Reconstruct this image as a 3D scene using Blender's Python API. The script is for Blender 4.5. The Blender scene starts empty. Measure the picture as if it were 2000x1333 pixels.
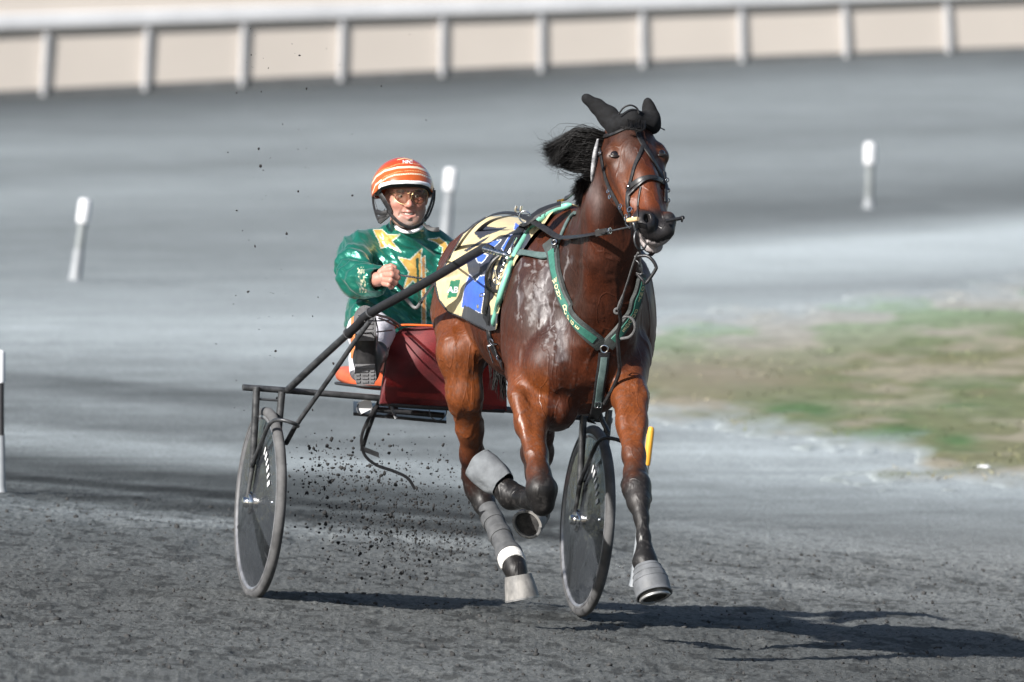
import bpy, bmesh, math, random
import numpy as np
from mathutils import Vector, Matrix, Quaternion
from mathutils.bvhtree import BVHTree

# ------------------------------------------------------------------ camera
F = 30000.0          # focal length in photo pixels (2000 px wide)
CAMD = 60.0          # metres from the camera to the sulky axle
CAMH = 2.842
HOR = -235.0         # photo row of the horizon
SC = bpy.context.scene
cam_d = bpy.data.cameras.new("camera")
cam = bpy.data.objects.new("camera", cam_d)
SC.collection.objects.link(cam)
cam.location = (0, -CAMD, CAMH)
cam.rotation_euler = (math.radians(90), 0, 0)
cam_d.sensor_width = 36.0
cam_d.lens = 36.0 * F / 2000.0
cam_d.shift_y = -(666.5 - HOR) / 2000.0
cam_d.clip_start = 1.0
cam_d.clip_end = 3000.0
cam_d.dof.use_dof = True
cam_d.dof.focus_distance = CAMD - 1.6
cam_d.dof.aperture_fstop = 8.5
SC.camera = cam

# ------------------------------------------------------------------ world, sun
SUN_EL = math.radians(31)
SUN_AZ = math.radians(47)      # from the picture's left, turned towards the viewer
to_sun = Vector((-math.cos(SUN_EL) * math.cos(SUN_AZ), -math.cos(SUN_EL) * math.sin(SUN_AZ), math.sin(SUN_EL)))
world = bpy.data.worlds.new("World")
SC.world = world
world.use_nodes = True
wn = world.node_tree
bg = wn.nodes["Background"]
sky = wn.nodes.new("ShaderNodeTexSky")
sky.sky_type = 'NISHITA'
sky.sun_disc = False
sky.sun_elevation = SUN_EL
sky.sun_rotation = math.atan2(to_sun.x, to_sun.y)
sky.air_density = 1.0
sky.dust_density = 1.5
wn.links.new(sky.outputs[0], bg.inputs[0])
bg.inputs[1].default_value = 0.065
sun_d = bpy.data.lights.new("sun", 'SUN')
sun_d.energy = 5.0
sun_d.angle = math.radians(1.0)
sun_d.color = (1.0, 0.965, 0.92)
sun = bpy.data.objects.new("sun", sun_d)
SC.collection.objects.link(sun)
sun.rotation_euler = (-to_sun).to_track_quat('-Z', 'Y').to_euler()
SC.view_settings.view_transform = 'Standard'
SC.view_settings.look = 'None'
SC.view_settings.exposure = 0.9
SC.view_settings.gamma = 1.0
SC.render.film_transparent = False
SC.cycles.max_bounces = 8
SC.cycles.transparent_max_bounces = 12

# ------------------------------------------------------------------ helpers
random.seed(7)
RNG = np.random.default_rng(11)

def P(px, py, y):
    d = CAMD + y
    return Vector(((px - 1000.0) * d / F, y, CAMH - (py - HOR) * d / F))

def M(px_len, y):
    return px_len * (CAMD + y) / F

def toPx(p):
    p = np.asarray(p)
    d = CAMD + p[..., 1]
    return np.stack([1000 + p[..., 0] * F / d, HOR + (CAMH - p[..., 2]) * F / d], -1)

def smooth01(a, b, x):
    t = np.clip((x - a) / (b - a), 0, 1)
    return t * t * (3 - 2 * t)

_tab = np.random.default_rng(3).random((32, 32, 32)).astype(np.float32)
def vnoise(p):
    p = np.asarray(p, dtype=np.float64)
    i = np.floor(p).astype(np.int64)
    f = p - i
    f = f * f * (3 - 2 * f)
    r = 0
    for dx in (0, 1):
        wx = f[..., 0] if dx else 1 - f[..., 0]
        for dy in (0, 1):
            wy = f[..., 1] if dy else 1 - f[..., 1]
            for dz in (0, 1):
                wz = f[..., 2] if dz else 1 - f[..., 2]
                r = r + wx * wy * wz * _tab[(i[..., 0] + dx) % 32, (i[..., 1] + dy) % 32, (i[..., 2] + dz) % 32]
    return r

def fbm(p, octv=4, gain=0.5):
    p = np.asarray(p, dtype=np.float64)
    a, s, t = 1.0, 0.0, 0.0
    for k in range(octv):
        s = s + a * vnoise(p * (2.03 ** k) + 7.7 * k)
        t += a
        a *= gain
    return s / t

def link(o, parent=None):
    SC.collection.objects.link(o)
    if parent is not None:
        o.parent = parent
    return o

def tag(o, label=None, cat=None, group=None, kind=None):
    if label: o["label"] = label
    if cat: o["category"] = cat
    if group: o["group"] = group
    if kind: o["kind"] = kind
    return o

def empty(name, loc, label=None, cat=None, group=None):
    o = bpy.data.objects.new(name, None)
    o.empty_display_size = 0.1
    link(o)
    o.location = loc
    o["_l"] = 0
    del o["_l"]
    return tag(o, label, cat, group)

def mesh_obj(name, V, Fc, mats, parent=None, smooth=True, col=None, midx=None):
    me = bpy.data.meshes.new(name)
    V = np.asarray(V, dtype=np.float64)
    if parent is not None:
        V = V - np.array(parent_loc(parent))
    me.from_pydata(V.tolist() if not isinstance(Fc, np.ndarray) else [], [], Fc if not isinstance(Fc, np.ndarray) else [])
    if isinstance(Fc, np.ndarray):
        n, k = Fc.shape
        me.vertices.add(len(V)); me.vertices.foreach_set("co", V.astype(np.float32).ravel())
        me.loops.add(n * k); me.loops.foreach_set("vertex_index", Fc.astype(np.int32).ravel())
        me.polygons.add(n)
        me.polygons.foreach_set("loop_start", np.arange(0, n * k, k, dtype=np.int32))
    me.update(calc_edges=True)
    me.validate()
    if smooth:
        me.polygons.foreach_set("use_smooth", np.ones(len(me.polygons), dtype=bool))
    if col is not None:
        at = me.color_attributes.new("Col", 'FLOAT_COLOR', 'POINT')
        c = np.ones((len(me.vertices), 4), dtype=np.float32)
        c[:, :3] = col
        at.data.foreach_set("color", c.ravel())
    if not isinstance(mats, (list, tuple)): mats = [mats]
    for m in mats: me.materials.append(m)
    if midx is not None:
        me.polygons.foreach_set("material_index", np.asarray(midx, dtype=np.int32))
    o = bpy.data.objects.new(name, me)
    return link(o, parent)

def parent_loc(p):
    v = Vector((0, 0, 0))
    while p is not None:
        v = v + p.location
        p = p.parent
    return v

class MB:
    """collects simple pieces of ONE part"""
    def __init__(s):
        s.V, s.F, s.mi = [], [], []
    def add(s, V, Fc, mi=0):
        b = len(s.V)
        s.V.extend([tuple(v) for v in V])
        for f in Fc:
            s.F.append(tuple(i + b for i in f)); s.mi.append(mi)
    def tube(s, pts, r, n=10, cap=True, mi=0, flat=None):
        pts = [Vector(p) for p in pts]
        if not hasattr(r, '__len__'): r = [r] * len(pts)
        V, Fc = [], []
        up = None
        for i, p in enumerate(pts):
            a = pts[max(i - 1, 0)]; b = pts[min(i + 1, len(pts) - 1)]
            t = (b - a).normalized()
            if up is None:
                up = Vector((0, 0, 1)) if abs(t.z) < .9 else Vector((1, 0, 0))
            x = t.cross(up).normalized(); up = x.cross(t).normalized()
            for k in range(n):
                an = 2 * math.pi * k / n
                V.append(p + (x * math.cos(an) + up * math.sin(an)) * r[i])
        m = len(pts)
        for i in range(m - 1):
            for k in range(n):
                k2 = (k + 1) % n
                Fc.append((i * n + k, i * n + k2, (i + 1) * n + k2, (i + 1) * n + k))
        if cap:
            Fc.append(tuple(reversed(range(n)))); Fc.append(tuple(range((m - 1) * n, m * n)))
        s.add(V, Fc, mi); return s
    def ring(s, c, ax, R, r, n=24, k=8, mi=0):
        ax = Vector(ax).normalized()
        x = ax.orthogonal().normalized(); y = ax.cross(x)
        V, Fc = [], []
        for i in range(n):
            a = 2 * math.pi * i / n
            d = x * math.cos(a) + y * math.sin(a)
            for j in range(k):
                b = 2 * math.pi * j / k
                V.append(Vector(c) + d * (R + r * math.cos(b)) + ax * (r * math.sin(b)))
        for i in range(n):
            for j in range(k):
                Fc.append((i * k + j, ((i + 1) % n) * k + j, ((i + 1) % n) * k + (j + 1) % k, i * k + (j + 1) % k))
        s.add(V, Fc, mi); return s
    def box(s, c, ex, ey, ez, mi=0):
        c, ex, ey, ez = map(Vector, (c, ex, ey, ez))
        V = [c + ex * i + ey * j + ez * k for i in (-1, 1) for j in (-1, 1) for k in (-1, 1)]
        s.add(V, [(0, 1, 3, 2), (4, 6, 7, 5), (0, 4, 5, 1), (2, 3, 7, 6), (0, 2, 6, 4), (1, 5, 7, 3)], mi); return s
    def ribbon(s, pts, nrm, w, t, mi=0):
        """flat strap: rounded-box section, pts along it, nrm the outward normals"""
        V, Fc = [], []
        pts = [Vector(p) for p in pts]
        if not hasattr(w, '__len__'): w = [w] * len(pts)
        sec = [(-1, -.35), (-.86, .8), (-.6, 1), (.6, 1), (.86, .8), (1, -.35)]
        n = len(sec)
        for i, p in enumerate(pts):
            a = pts[max(i - 1, 0)]; b = pts[min(i + 1, len(pts) - 1)]
            tt = (b - a).normalized()
            nn = Vector(nrm[i]); nn = (nn - tt * nn.dot(tt)).normalized()
            x = tt.cross(nn)
            for (u, v) in sec:
                V.append(p + x * (u * w[i] / 2) + nn * (v * t))
        m = len(pts)
        for i in range(m - 1):
            for k in range(n):
                k2 = (k + 1) % n
                Fc.append((i * n + k, i * n + k2, (i + 1) * n + k2, (i + 1) * n + k))
        Fc.append(tuple(reversed(range(n)))); Fc.append(tuple(range((m - 1) * n, m * n)))
        s.add(V, Fc, mi); return s
    def build(s, name, mats, parent=None, smooth=True, auto=True):
        o = mesh_obj(name, s.V, s.F, mats, parent, smooth, None, s.mi)
        if smooth and auto: sharp(o)
        return o

def sharp(o, ang=38):
    me = o.data
    bm = bmesh.new(); bm.from_mesh(me)
    bmesh.ops.recalc_face_normals(bm, faces=bm.faces)
    lim = math.radians(ang)
    for e in bm.edges:
        if len(e.link_faces) == 2 and e.calc_face_angle(0) > lim:
            e.smooth = False
    bm.to_mesh(me); bm.free()

def spline(pts, n):
    """Catmull-Rom through pts (sequences of any length), n samples"""
    A = np.array([list(p) for p in pts], dtype=float)
    if len(A) == 2:
        t = np.linspace(0, 1, n)[:, None]
        return A[0] * (1 - t) + A[1] * t
    B = np.vstack([2 * A[0] - A[1], A, 2 * A[-1] - A[-2]])
    seg = np.linalg.norm(np.diff(A[:, :2], axis=0), axis=1) + 1e-6
    cum = np.concatenate([[0], np.cumsum(seg)])
    out = []
    for s in np.linspace(0, cum[-1], n):
        i = min(np.searchsorted(cum, s, side='right') - 1, len(A) - 2)
        t = (s - cum[i]) / seg[i]
        p0, p1, p2, p3 = B[i], B[i + 1], B[i + 2], B[i + 3]
        out.append(.5 * ((2 * p1) + (-p0 + p2) * t + (2 * p0 - 5 * p1 + 4 * p2 - p3) * t * t + (-p0 + 3 * p1 - 3 * p2 + p3) * t ** 3))
    return np.array(out)

def Pl(pts, n=None):
    """list of (px,py,y) -> world points, optionally splined"""
    if n: pts = spline(pts, n)
    return [P(*p[:3]) for p in pts]

# ------------------------------------------------------------------ materials
def new_mat(name):
    m = bpy.data.materials.new(name); m.use_nodes = True
    return m, m.node_tree.nodes, m.node_tree.links, m.node_tree.nodes["Principled BSDF"]

def mat(name, c1, c2=None, rough=.5, metal=0., nscale=30., bump=0., bscale=None, coat=0., vcol=False, rvar=.1, sheen=0., spec=.5, bdist=.004, stretch=None, contrast=(.35, .65), aniso=0.):
    m, N, L, b = new_mat(name)
    c2 = c2 or tuple(x * .75 for x in c1)
    tc = N.new("ShaderNodeTexCoord"); src = tc.outputs["Object"]
    if stretch:
        mp = N.new("ShaderNodeMapping"); mp.inputs["Scale"].default_value = stretch
        L.new(src, mp.inputs[0]); src = mp.outputs[0]
    nz = N.new("ShaderNodeTexNoise"); nz.inputs["Scale"].default_value = nscale
    nz.inputs["Detail"].default_value = 6; nz.inputs["Roughness"].default_value = .6
    L.new(src, nz.inputs["Vector"])
    rp = N.new("ShaderNodeValToRGB")
    rp.color_ramp.elements[0].position = contrast[0]; rp.color_ramp.elements[1].position = contrast[1]
    rp.color_ramp.elements[0].color = (*c2, 1); rp.color_ramp.elements[1].color = (*c1, 1)
    L.new(nz.outputs["Fac"], rp.inputs[0])
    out = rp.outputs[0]
    if vcol:
        at = N.new("ShaderNodeVertexColor"); at.layer_name = "Col"
        mx = N.new("ShaderNodeMix"); mx.data_type = 'RGBA'; mx.blend_type = 'MULTIPLY'
        mx.inputs[0].default_value = 1
        L.new(out, mx.inputs[6]); L.new(at.outputs[0], mx.inputs[7]); out = mx.outputs[2]
    L.new(out, b.inputs["Base Color"])
    mr = N.new("ShaderNodeMapRange")
    mr.inputs["To Min"].default_value = max(rough - rvar, .02); mr.inputs["To Max"].default_value = min(rough + rvar, 1)
    L.new(nz.outputs["Fac"], mr.inputs["Value"]); L.new(mr.outputs[0], b.inputs["Roughness"])
    b.inputs["Metallic"].default_value = metal
    b.inputs["Specular IOR Level"].default_value = spec
    b.inputs["Coat Weight"].default_value = coat
    b.inputs["Sheen Weight"].default_value = sheen
    b.inputs["Anisotropic"].default_value = aniso
    if bump:
        n2 = N.new("ShaderNodeTexNoise"); n2.inputs["Scale"].default_value = bscale or nscale * 4
        n2.inputs["Detail"].default_value = 5
        L.new(src, n2.inputs["Vector"])
        bp = N.new("ShaderNodeBump"); bp.inputs["Strength"].default_value = bump; bp.inputs["Distance"].default_value = bdist
        L.new(n2.outputs["Fac"], bp.inputs["Height"]); L.new(bp.outputs[0], b.inputs["Normal"])
    return m

M_black_steel = mat("painted black steel", (.035, .036, .04), (.012, .012, .013), .38, .3, 40, .15, 160, coat=.1)
M_worn_steel = mat("worn grey steel", (.10, .103, .108), (.035, .037, .040), .42, .5, 25, .2, 160)
M_chrome = mat("chrome", (.75, .76, .78), (.5, .51, .53), .14, 1., 60)
M_brass = mat("brass", (.65, .42, .12), (.4, .25, .07), .3, 1., 60)
M_black_leather = mat("black leather", (.022, .021, .022), (.010, .010, .011), .42, 0, 60, .3, 300, bdist=.001)
M_black_pad = mat("black padding", (.014, .014, .016), (.008, .008, .009), .55, 0, 60, .4, 260, bdist=.002)
M_tyre = mat("dusty rubber tyre", (.115, .115, .117), (.045, .045, .046), .8, 0, 14, .3, 260, contrast=(.3, .7), bdist=.001)
M_rim = mat("grey rim", (.35, .35, .36), (.2, .2, .21), .35, .6, 20)
M_white_paint = mat("white paint", (.78, .79, .80), (.68, .69, .71), .45, 0, 5, .05)
# ------------------------------------------------------------------ ground
def bank(x, y):
    w = 1 - smooth01(16, 90, y)
    far = smooth01(60, 165, y)
    return -0.077 * 9 * np.tanh((x + .36) / 9) * w + .044 * 20 * np.tanh(x / 20) * far

def ground_z(x, y):
    return float(bank(np.array(float(x)), np.array(float(y))))

def Pg(px, py):
    """the point of the ground seen at a photo pixel"""
    d = CAMH * F / (py - HOR)
    for _ in range(30):
        x = (px - 1000) * d / F
        d = (CAMH - ground_z(x, d - CAMD)) * F / (py - HOR)
    return Vector(((px - 1000) * d / F, d - CAMD, ground_z((px - 1000) * d / F, d - CAMD)))

def s2l(v):
    v = np.asarray(v, dtype=float) / 255.
    return np.where(v < .04045, v / 12.92, ((v + .055) / 1.055) ** 2.4)

def poly_sd(px, py, poly):
    """signed distance (px, negative inside) to a polygon"""
    poly = np.asarray(poly, float)
    x, y = px, py
    d = np.full(x.shape, 1e18); inside = np.zeros(x.shape, bool)
    n = len(poly)
    for i in range(n):
        a = poly[i]; b = poly[(i + 1) % n]
        e = b - a
        wx, wy = x - a[0], y - a[1]
        t = np.clip((wx * e[0] + wy * e[1]) / (e @ e + 1e-12), 0, 1)
        d = np.minimum(d, (wx - e[0] * t) ** 2 + (wy - e[1] * t) ** 2)
        c = ((a[1] > y) != (b[1] > y)) & (x < (b[0] - a[0]) * (y - a[1]) / (b[1] - a[1] + 1e-12) + a[0])
        inside ^= c
    d = np.sqrt(d)
    return np.where(inside, -d, d)

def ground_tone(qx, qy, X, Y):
    """soil tone (0..255 display grey, lit) of the track: worn pale lanes, dark harrow lines and painted cast-shadow bands"""
    lk = [(-150, 120), (140, 120), (172, 70), (200, 92), (235, 118), (290, 142), (330, 130), (375, 150), (440, 132), (520, 140), (590, 158), (640, 176), (690, 160), (738, 140), (752, 104), (770, 112), (790, 134), (822, 122), (840, 118), (866, 158), (890, 140), (908, 104), (922, 84), (942, 92), (950, 56), (957, 60), (964, 104), (976, 70), (984, 74), (994, 118), (1006, 146), (1024, 112), (1060, 105), (1150, 100), (1260, 104), (1333, 108), (2200, 112), (17000, 112)]  # left side: the darkest bands are cast shadows painted into the soil tone
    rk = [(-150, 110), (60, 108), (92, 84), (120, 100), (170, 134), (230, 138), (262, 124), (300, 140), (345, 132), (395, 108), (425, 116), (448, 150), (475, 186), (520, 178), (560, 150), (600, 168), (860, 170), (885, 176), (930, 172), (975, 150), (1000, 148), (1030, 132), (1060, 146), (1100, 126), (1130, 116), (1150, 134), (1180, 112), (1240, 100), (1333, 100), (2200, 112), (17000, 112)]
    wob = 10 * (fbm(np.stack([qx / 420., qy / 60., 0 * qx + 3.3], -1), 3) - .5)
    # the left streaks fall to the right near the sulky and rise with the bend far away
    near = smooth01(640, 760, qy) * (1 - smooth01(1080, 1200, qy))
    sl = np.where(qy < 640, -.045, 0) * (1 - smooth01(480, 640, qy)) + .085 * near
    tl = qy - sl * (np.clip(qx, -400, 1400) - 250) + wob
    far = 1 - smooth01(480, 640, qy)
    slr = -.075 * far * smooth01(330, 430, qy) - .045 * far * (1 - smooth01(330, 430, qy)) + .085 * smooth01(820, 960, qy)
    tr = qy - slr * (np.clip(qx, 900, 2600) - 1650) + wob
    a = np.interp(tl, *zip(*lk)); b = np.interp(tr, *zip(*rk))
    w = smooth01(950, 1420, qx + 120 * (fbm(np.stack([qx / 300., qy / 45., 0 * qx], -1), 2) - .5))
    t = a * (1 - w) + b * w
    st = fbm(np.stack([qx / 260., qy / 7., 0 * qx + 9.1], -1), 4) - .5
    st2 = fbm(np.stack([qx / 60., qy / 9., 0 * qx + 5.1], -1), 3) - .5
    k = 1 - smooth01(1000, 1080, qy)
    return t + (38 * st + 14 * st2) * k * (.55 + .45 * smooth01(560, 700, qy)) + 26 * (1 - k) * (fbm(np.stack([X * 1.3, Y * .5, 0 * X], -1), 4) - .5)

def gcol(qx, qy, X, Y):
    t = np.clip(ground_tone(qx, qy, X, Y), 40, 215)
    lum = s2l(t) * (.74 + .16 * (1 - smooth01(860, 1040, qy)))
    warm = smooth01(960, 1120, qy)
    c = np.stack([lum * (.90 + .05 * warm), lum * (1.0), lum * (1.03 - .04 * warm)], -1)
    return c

cols = np.unique(np.concatenate([np.arange(-60, 2061, 2.6), np.arange(-600, 2601, 30), -60 - np.geomspace(30, 60000, 60), 2060 + np.geomspace(30, 60000, 60)]))
rows = np.unique(np.concatenate([np.arange(925, 1350, 1.25), np.arange(60, 1500, 5.), np.arange(-60, 60, 5.), -235 + np.geomspace(12, 160, 25), 1500 + np.geomspace(10, 40000, 50)]))
QX, QY = np.meshgrid(cols, rows, indexing='ij')
Dg = CAMH * F / (QY - HOR)
GX = (QX - 1000) * Dg / F
GY = Dg - CAMD
GZ = bank(GX, GY)
q = toPx(np.stack([GX, GY, GZ], -1))
near = smooth01(930, 1060, QY) * (1 - smooth01(1500, 2500, QY)) * (1 - smooth01(2060, 2200, np.abs(QX - 1000) + 1000))
pw = np.stack([GX, GY, 0 * GX], -1)
ridg = 1 - np.abs(2 * fbm(pw * np.array([16, 7, 1]), 4, .6) - 1)
clod = smooth01(.60, .78, vnoise(pw * np.array([38, 20, 1.]) + 5)) * vnoise(pw * 60)
hoofp = smooth01(.62, .80, fbm(pw * np.array([3.4, 1.2, 1.]) + 2, 2))
relief = .7 * (.011 * (fbm(pw * np.array([5, 2.0, 1.]), 3) - .5) + .012 * (ridg - .6) + .009 * clod + .010 * (fbm(pw * np.array([60, 24, 1.]), 3) - .5) - .020 * hoofp)
GZ = GZ + near * relief
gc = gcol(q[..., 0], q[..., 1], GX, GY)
gc = gc * (1 + near[..., None] * (.20 * (vnoise(pw * np.array([70, 26, 1.]))[..., None] - .5)))
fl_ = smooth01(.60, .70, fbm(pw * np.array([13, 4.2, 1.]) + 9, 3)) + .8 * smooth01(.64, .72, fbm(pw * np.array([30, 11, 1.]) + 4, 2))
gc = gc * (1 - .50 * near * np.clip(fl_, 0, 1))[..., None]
nc, nr = QX.shape
idx = np.arange(nc * nr).reshape(nc, nr)
quads = np.stack([idx[:-1, :-1], idx[1:, :-1], idx[1:, 1:], idx[:-1, 1:]], -1).reshape(-1, 4)[:, ::-1]
m, N, L, b = new_mat("track dirt")
at = N.new("ShaderNodeVertexColor"); at.layer_name = "Col"
geo = N.new("ShaderNodeNewGeometry")
n1 = N.new("ShaderNodeTexNoise"); n1.inputs["Scale"].default_value = 55; n1.inputs["Detail"].default_value = 8; n1.inputs["Roughness"].default_value = .7
mp = N.new("ShaderNodeMapping"); mp.inputs["Scale"].default_value = (1, .45, 1)
L.new(geo.outputs["Position"], mp.inputs[0]); L.new(mp.outputs[0], n1.inputs["Vector"])
mr = N.new("ShaderNodeMapRange"); mr.inputs["From Min"].default_value = .3; mr.inputs["From Max"].default_value = .7; mr.inputs["To Min"].default_value = .5; mr.inputs["To Max"].default_value = 1.5
L.new(n1.outputs["Fac"], mr.inputs[0])
mx = N.new("ShaderNodeMix"); mx.data_type = 'RGBA'; mx.blend_type = 'MULTIPLY'; mx.inputs[0].default_value = 1
L.new(at.outputs[0], mx.inputs[6]); L.new(mr.outputs[0], mx.inputs[7]); L.new(mx.outputs[2], b.inputs["Base Color"])
bp = N.new("ShaderNodeBump"); bp.inputs["Strength"].default_value = 1.0; bp.inputs["Distance"].default_value = .012
L.new(n1.outputs["Fac"], bp.inputs["Height"]); L.new(bp.outputs[0], b.inputs["Normal"])
b.inputs["Roughness"].default_value = .95; b.inputs["Specular IOR Level"].default_value = .15
M_dirt = m
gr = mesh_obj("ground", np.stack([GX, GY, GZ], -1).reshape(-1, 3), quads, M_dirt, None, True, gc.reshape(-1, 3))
tag(gr, kind="structure")

# ------------------------------------------------------------------ grass infield
# a sheet with a ragged outline, laid out on the ground, then blades standing on it
GRASS = [(1180, 640), (1300, 612), (1500, 585), (1750, 560), (2000, 535), (2500, 470), (4200, 330), (4200, 1040), (2600, 1000), (2200, 975), (2000, 962), (1860, 962), (1700, 955), (1570, 945), (1640, 925), (1780, 905), (1640, 885), (1500, 865), (1400, 850), (1290, 838), (1180, 820)]
gx = np.concatenate([np.arange(1150, 2300, 5.), np.arange(2300, 4300, 40.)]); gy = np.arange(330, 1045, 2.)
AX, AY = np.meshgrid(gx, gy, indexing='ij')
Dg = CAMH * F / (AY - HOR); WX = (AX - 1000) * Dg / F; WY = Dg - CAMD
for _ in range(12):
    Dg = (CAMH - bank(WX, WY)) * F / (AY - HOR); WX = (AX - 1000) * Dg / F; WY = Dg - CAMD
sd = poly_sd(AX, AY, GRASS) + 26 * (fbm(np.stack([AX / 60., AY / 12., 0 * AX], -1), 4) - .5) * 2
def grass_col(ax, ay):
    f1 = fbm(np.stack([ax / 170., ay / 26., 0 * ax + 1], -1), 4)
    f2 = fbm(np.stack([ax / 120., ay / 16., 0 * ax + 4], -1), 3)
    straw = np.array([.26, .235, .175]); green = np.array([.085, .145, .062]); pale = np.array([.33, .335, .32]); olive = np.array([.165, .165, .095])
    palegreen = np.array([.215, .30, .205])
    c = olive + (straw - olive) * smooth01(.42, .62, f2)[..., None]
    top = 1 - smooth01(640, 760, ay + (ax - 1300) * .10)
    c = c * (1 - .85 * top[..., None]) + .85 * top[..., None] * (pale + (palegreen - pale) * smooth01(.45, .58, f1)[..., None])
    gmask = smooth01(.50, .62, f1) * (1 - top)
    def blob(cx, cy, rx, ry): return np.exp(-((ax - cx) / rx) ** 2 - ((ay - cy) / ry) ** 2)
    gm = np.clip(.35 * gmask + 1.0 * blob(1560, 808, 70, 14) + blob(1760, 852, 60, 16) + blob(1870, 868, 45, 14) + .6 * blob(1680, 860, 40, 10) + .45 * blob(1900, 800, 140, 40), 0, 1) * smooth01(.28, .5, f2 + .15)
    c = c + (green - c) * gm[..., None]
    c = c * (.78 + .44 * fbm(np.stack([ax / 22., ay / 5., 0 * ax + 2], -1), 3))[..., None]
    dry = np.clip(blob(1420, 740, 160, 40) + .8 * blob(1850, 945, 200, 10), 0, 1)
    c = c + (np.array([.24, .205, .16]) - c) * (dry * .7)[..., None]
    return c
gcl = grass_col(AX, AY)
_e = smooth01(2, -64, sd + 16 * (fbm(np.stack([AX / 25., AY / 6., 0 * AX], -1), 3) - .5))[..., None]
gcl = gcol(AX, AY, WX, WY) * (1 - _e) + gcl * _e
V = np.stack([WX, WY, bank(WX, WY) - .010 + .016 * smooth01(0, -16, sd) + .010 * smooth01(-16, -60, sd)], -1)
V[..., 2] += .012 * fbm(np.stack([WX * 4, WY * 1.5, 0 * WX], -1), 3) * smooth01(0, -20, sd)
n0, n1_ = AX.shape; idx = np.arange(n0 * n1_).reshape(n0, n1_)
fq = np.stack([idx[:-1, :-1], idx[1:, :-1], idx[1:, 1:], idx[:-1, 1:]], -1)
keep = (np.maximum.reduce([sd[:-1, :-1], sd[1:, :-1], sd[1:, 1:], sd[:-1, 1:]]) < 0)
fq = fq[keep][:, ::-1]
used = np.unique(fq); remap = -np.ones(n0 * n1_, int); remap[used] = np.arange(len(used))
M_turf = mat("turf", (1.08, 1.08, 1.08), (.86, .86, .86), .95, 0, 9, .25, 60, vcol=True, spec=.1, bdist=.03)
turf = mesh_obj("infield_turf", V.reshape(-1, 3)[used], remap[fq], M_turf, None, True, gcl.reshape(-1, 3)[used])
tag(turf, kind="structure")
# blades
cand = np.argwhere(sd < -16)
cand = cand[(AX[cand[:, 0], cand[:, 1]] < 2150)]
sel = cand[RNG.integers(0, len(cand), 2600)]
bx = AX[sel[:, 0], sel[:, 1]] + RNG.uniform(-2.5, 2.5, len(sel)); by = AY[sel[:, 0], sel[:, 1]] + RNG.uniform(-1, 1, len(sel))
f1 = fbm(np.stack([bx / 90., by / 14., 0 * bx + 8], -1), 3)
ok = RNG.random(len(sel)) < smooth01(.42, .62, f1); bx, by, sel, f1 = bx[ok], by[ok], sel[ok], f1[ok]
base = V[sel[:, 0], sel[:, 1]]
d_ = CAMD + base[:, 1]
base = np.stack([(bx - 1000) * d_ / F, base[:, 1] + RNG.uniform(-.1, .1, len(bx)), base[:, 2] - .004], -1)
hh = RNG.uniform(.006, .022, len(bx)) * (.5 + f1); wd = RNG.uniform(.006, .014, len(bx))
an = RNG.uniform(0, math.pi, len(bx)); ln = RNG.normal(0, .025, (len(bx), 2))
sx = np.stack([np.cos(an) * wd, np.sin(an) * wd, 0 * an], -1)
tip = base + np.stack([ln[:, 0], ln[:, 1], hh], -1)
bv = np.stack([base - sx, base + sx, tip], 1).reshape(-1, 3)
bf = np.arange(len(bv)).reshape(-1, 3)
bc = grass_col(bx, by) * RNG.uniform(.75, 1.25, (len(bx), 1)); bc = np.repeat(bc, 3, 0)
gb = mesh_obj("grass", bv, bf, M_turf, None, False, bc)
tag(gb, kind="stuff")

# ------------------------------------------------------------------ far fence with a cream wall behind it
post_px = [-312, -112, 85, 283, 472, 665, 862, 1055, 1253, 1447, 1650, 1850, 2050, 2250]
def rail_mid(x): return np.interp(x, [-400, 0, 480, 1000, 1300, 1500, 2000, 2400], [60, 44, 27, 11, 2, -4, -20, -32])
def base_py(x): return np.interp(x, [-400, 0, 500, 1000, 1500, 2000, 2400], [211, 193, 167, 142, 122, 105, 92])
HP = 1.02
def fence_pt(x):
    hpx = base_py(x) - rail_mid(x)
    d = HP * F / hpx
    z = CAMH - (base_py(x) - HOR) * d / F
    return (x - 1000) * d / F, d - CAMD, z
xs0 = np.linspace(-400, 2400, 60)
dfit = np.array([6 / 2000., 222.]); bfit = np.polyfit(xs0, base_py(xs0), 3)
dfx = np.polyval(dfit, xs0)
fx = np.stack([(xs0 - 1000) * dfx / F, dfx - CAMD, CAMH - (np.polyval(bfit, xs0) - HOR) * dfx / F], -1)
fpx = toPx(fx)[:, 0]
def fence_at(x): return Vector([float(np.interp(x, fpx, fx[:, k])) for k in range(3)])
M_cream = mat("cream wall panel", (.55, .50, .45), (.50, .455, .41), .7, 0, .35, .1, 40, contrast=(.3, .75))
M_base_shade = mat("wall base shade", (.12, .125, .13), (.08, .082, .085), .9, 0, 3)  # dark strip standing in for the shadow along the wall base
xs = np.linspace(-390, 2390, 57)
def hp_at(x): return (base_py(x) - rail_mid(x)) * (222 + .003 * x) / F
fp = [fence_at(x) for x in xs]
fence = empty("racecourse_fence", fence_at(1000), "white racecourse fence with a wide flat rail on slim posts along the far bend", "fence")
mb = MB()
rp_ = []
sec = [(-.02, -.12), (-.02, .10), (0, .135), (.05, .135), (.085, .10), (.085, -.12), (.05, -.145), (0, -.145)]
n = len(sec); Vv, Ff = [], []
for i, p in enumerate(fp):
    t = (fp[min(i + 1, len(fp) - 1)] - fp[max(i - 1, 0)]); t.z = 0; t.normalize(); nn = Vector((t.y, -t.x, 0))
    for (u, v) in sec: Vv.append(p + nn * u + Vector((0, 0, hp_at(xs[i]) + v * .78)))
for i in range(len(fp) - 1):
    for k in range(n): Ff.append((i * n + k, i * n + (k + 1) % n, (i + 1) * n + (k + 1) % n, (i + 1) * n + k))
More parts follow.
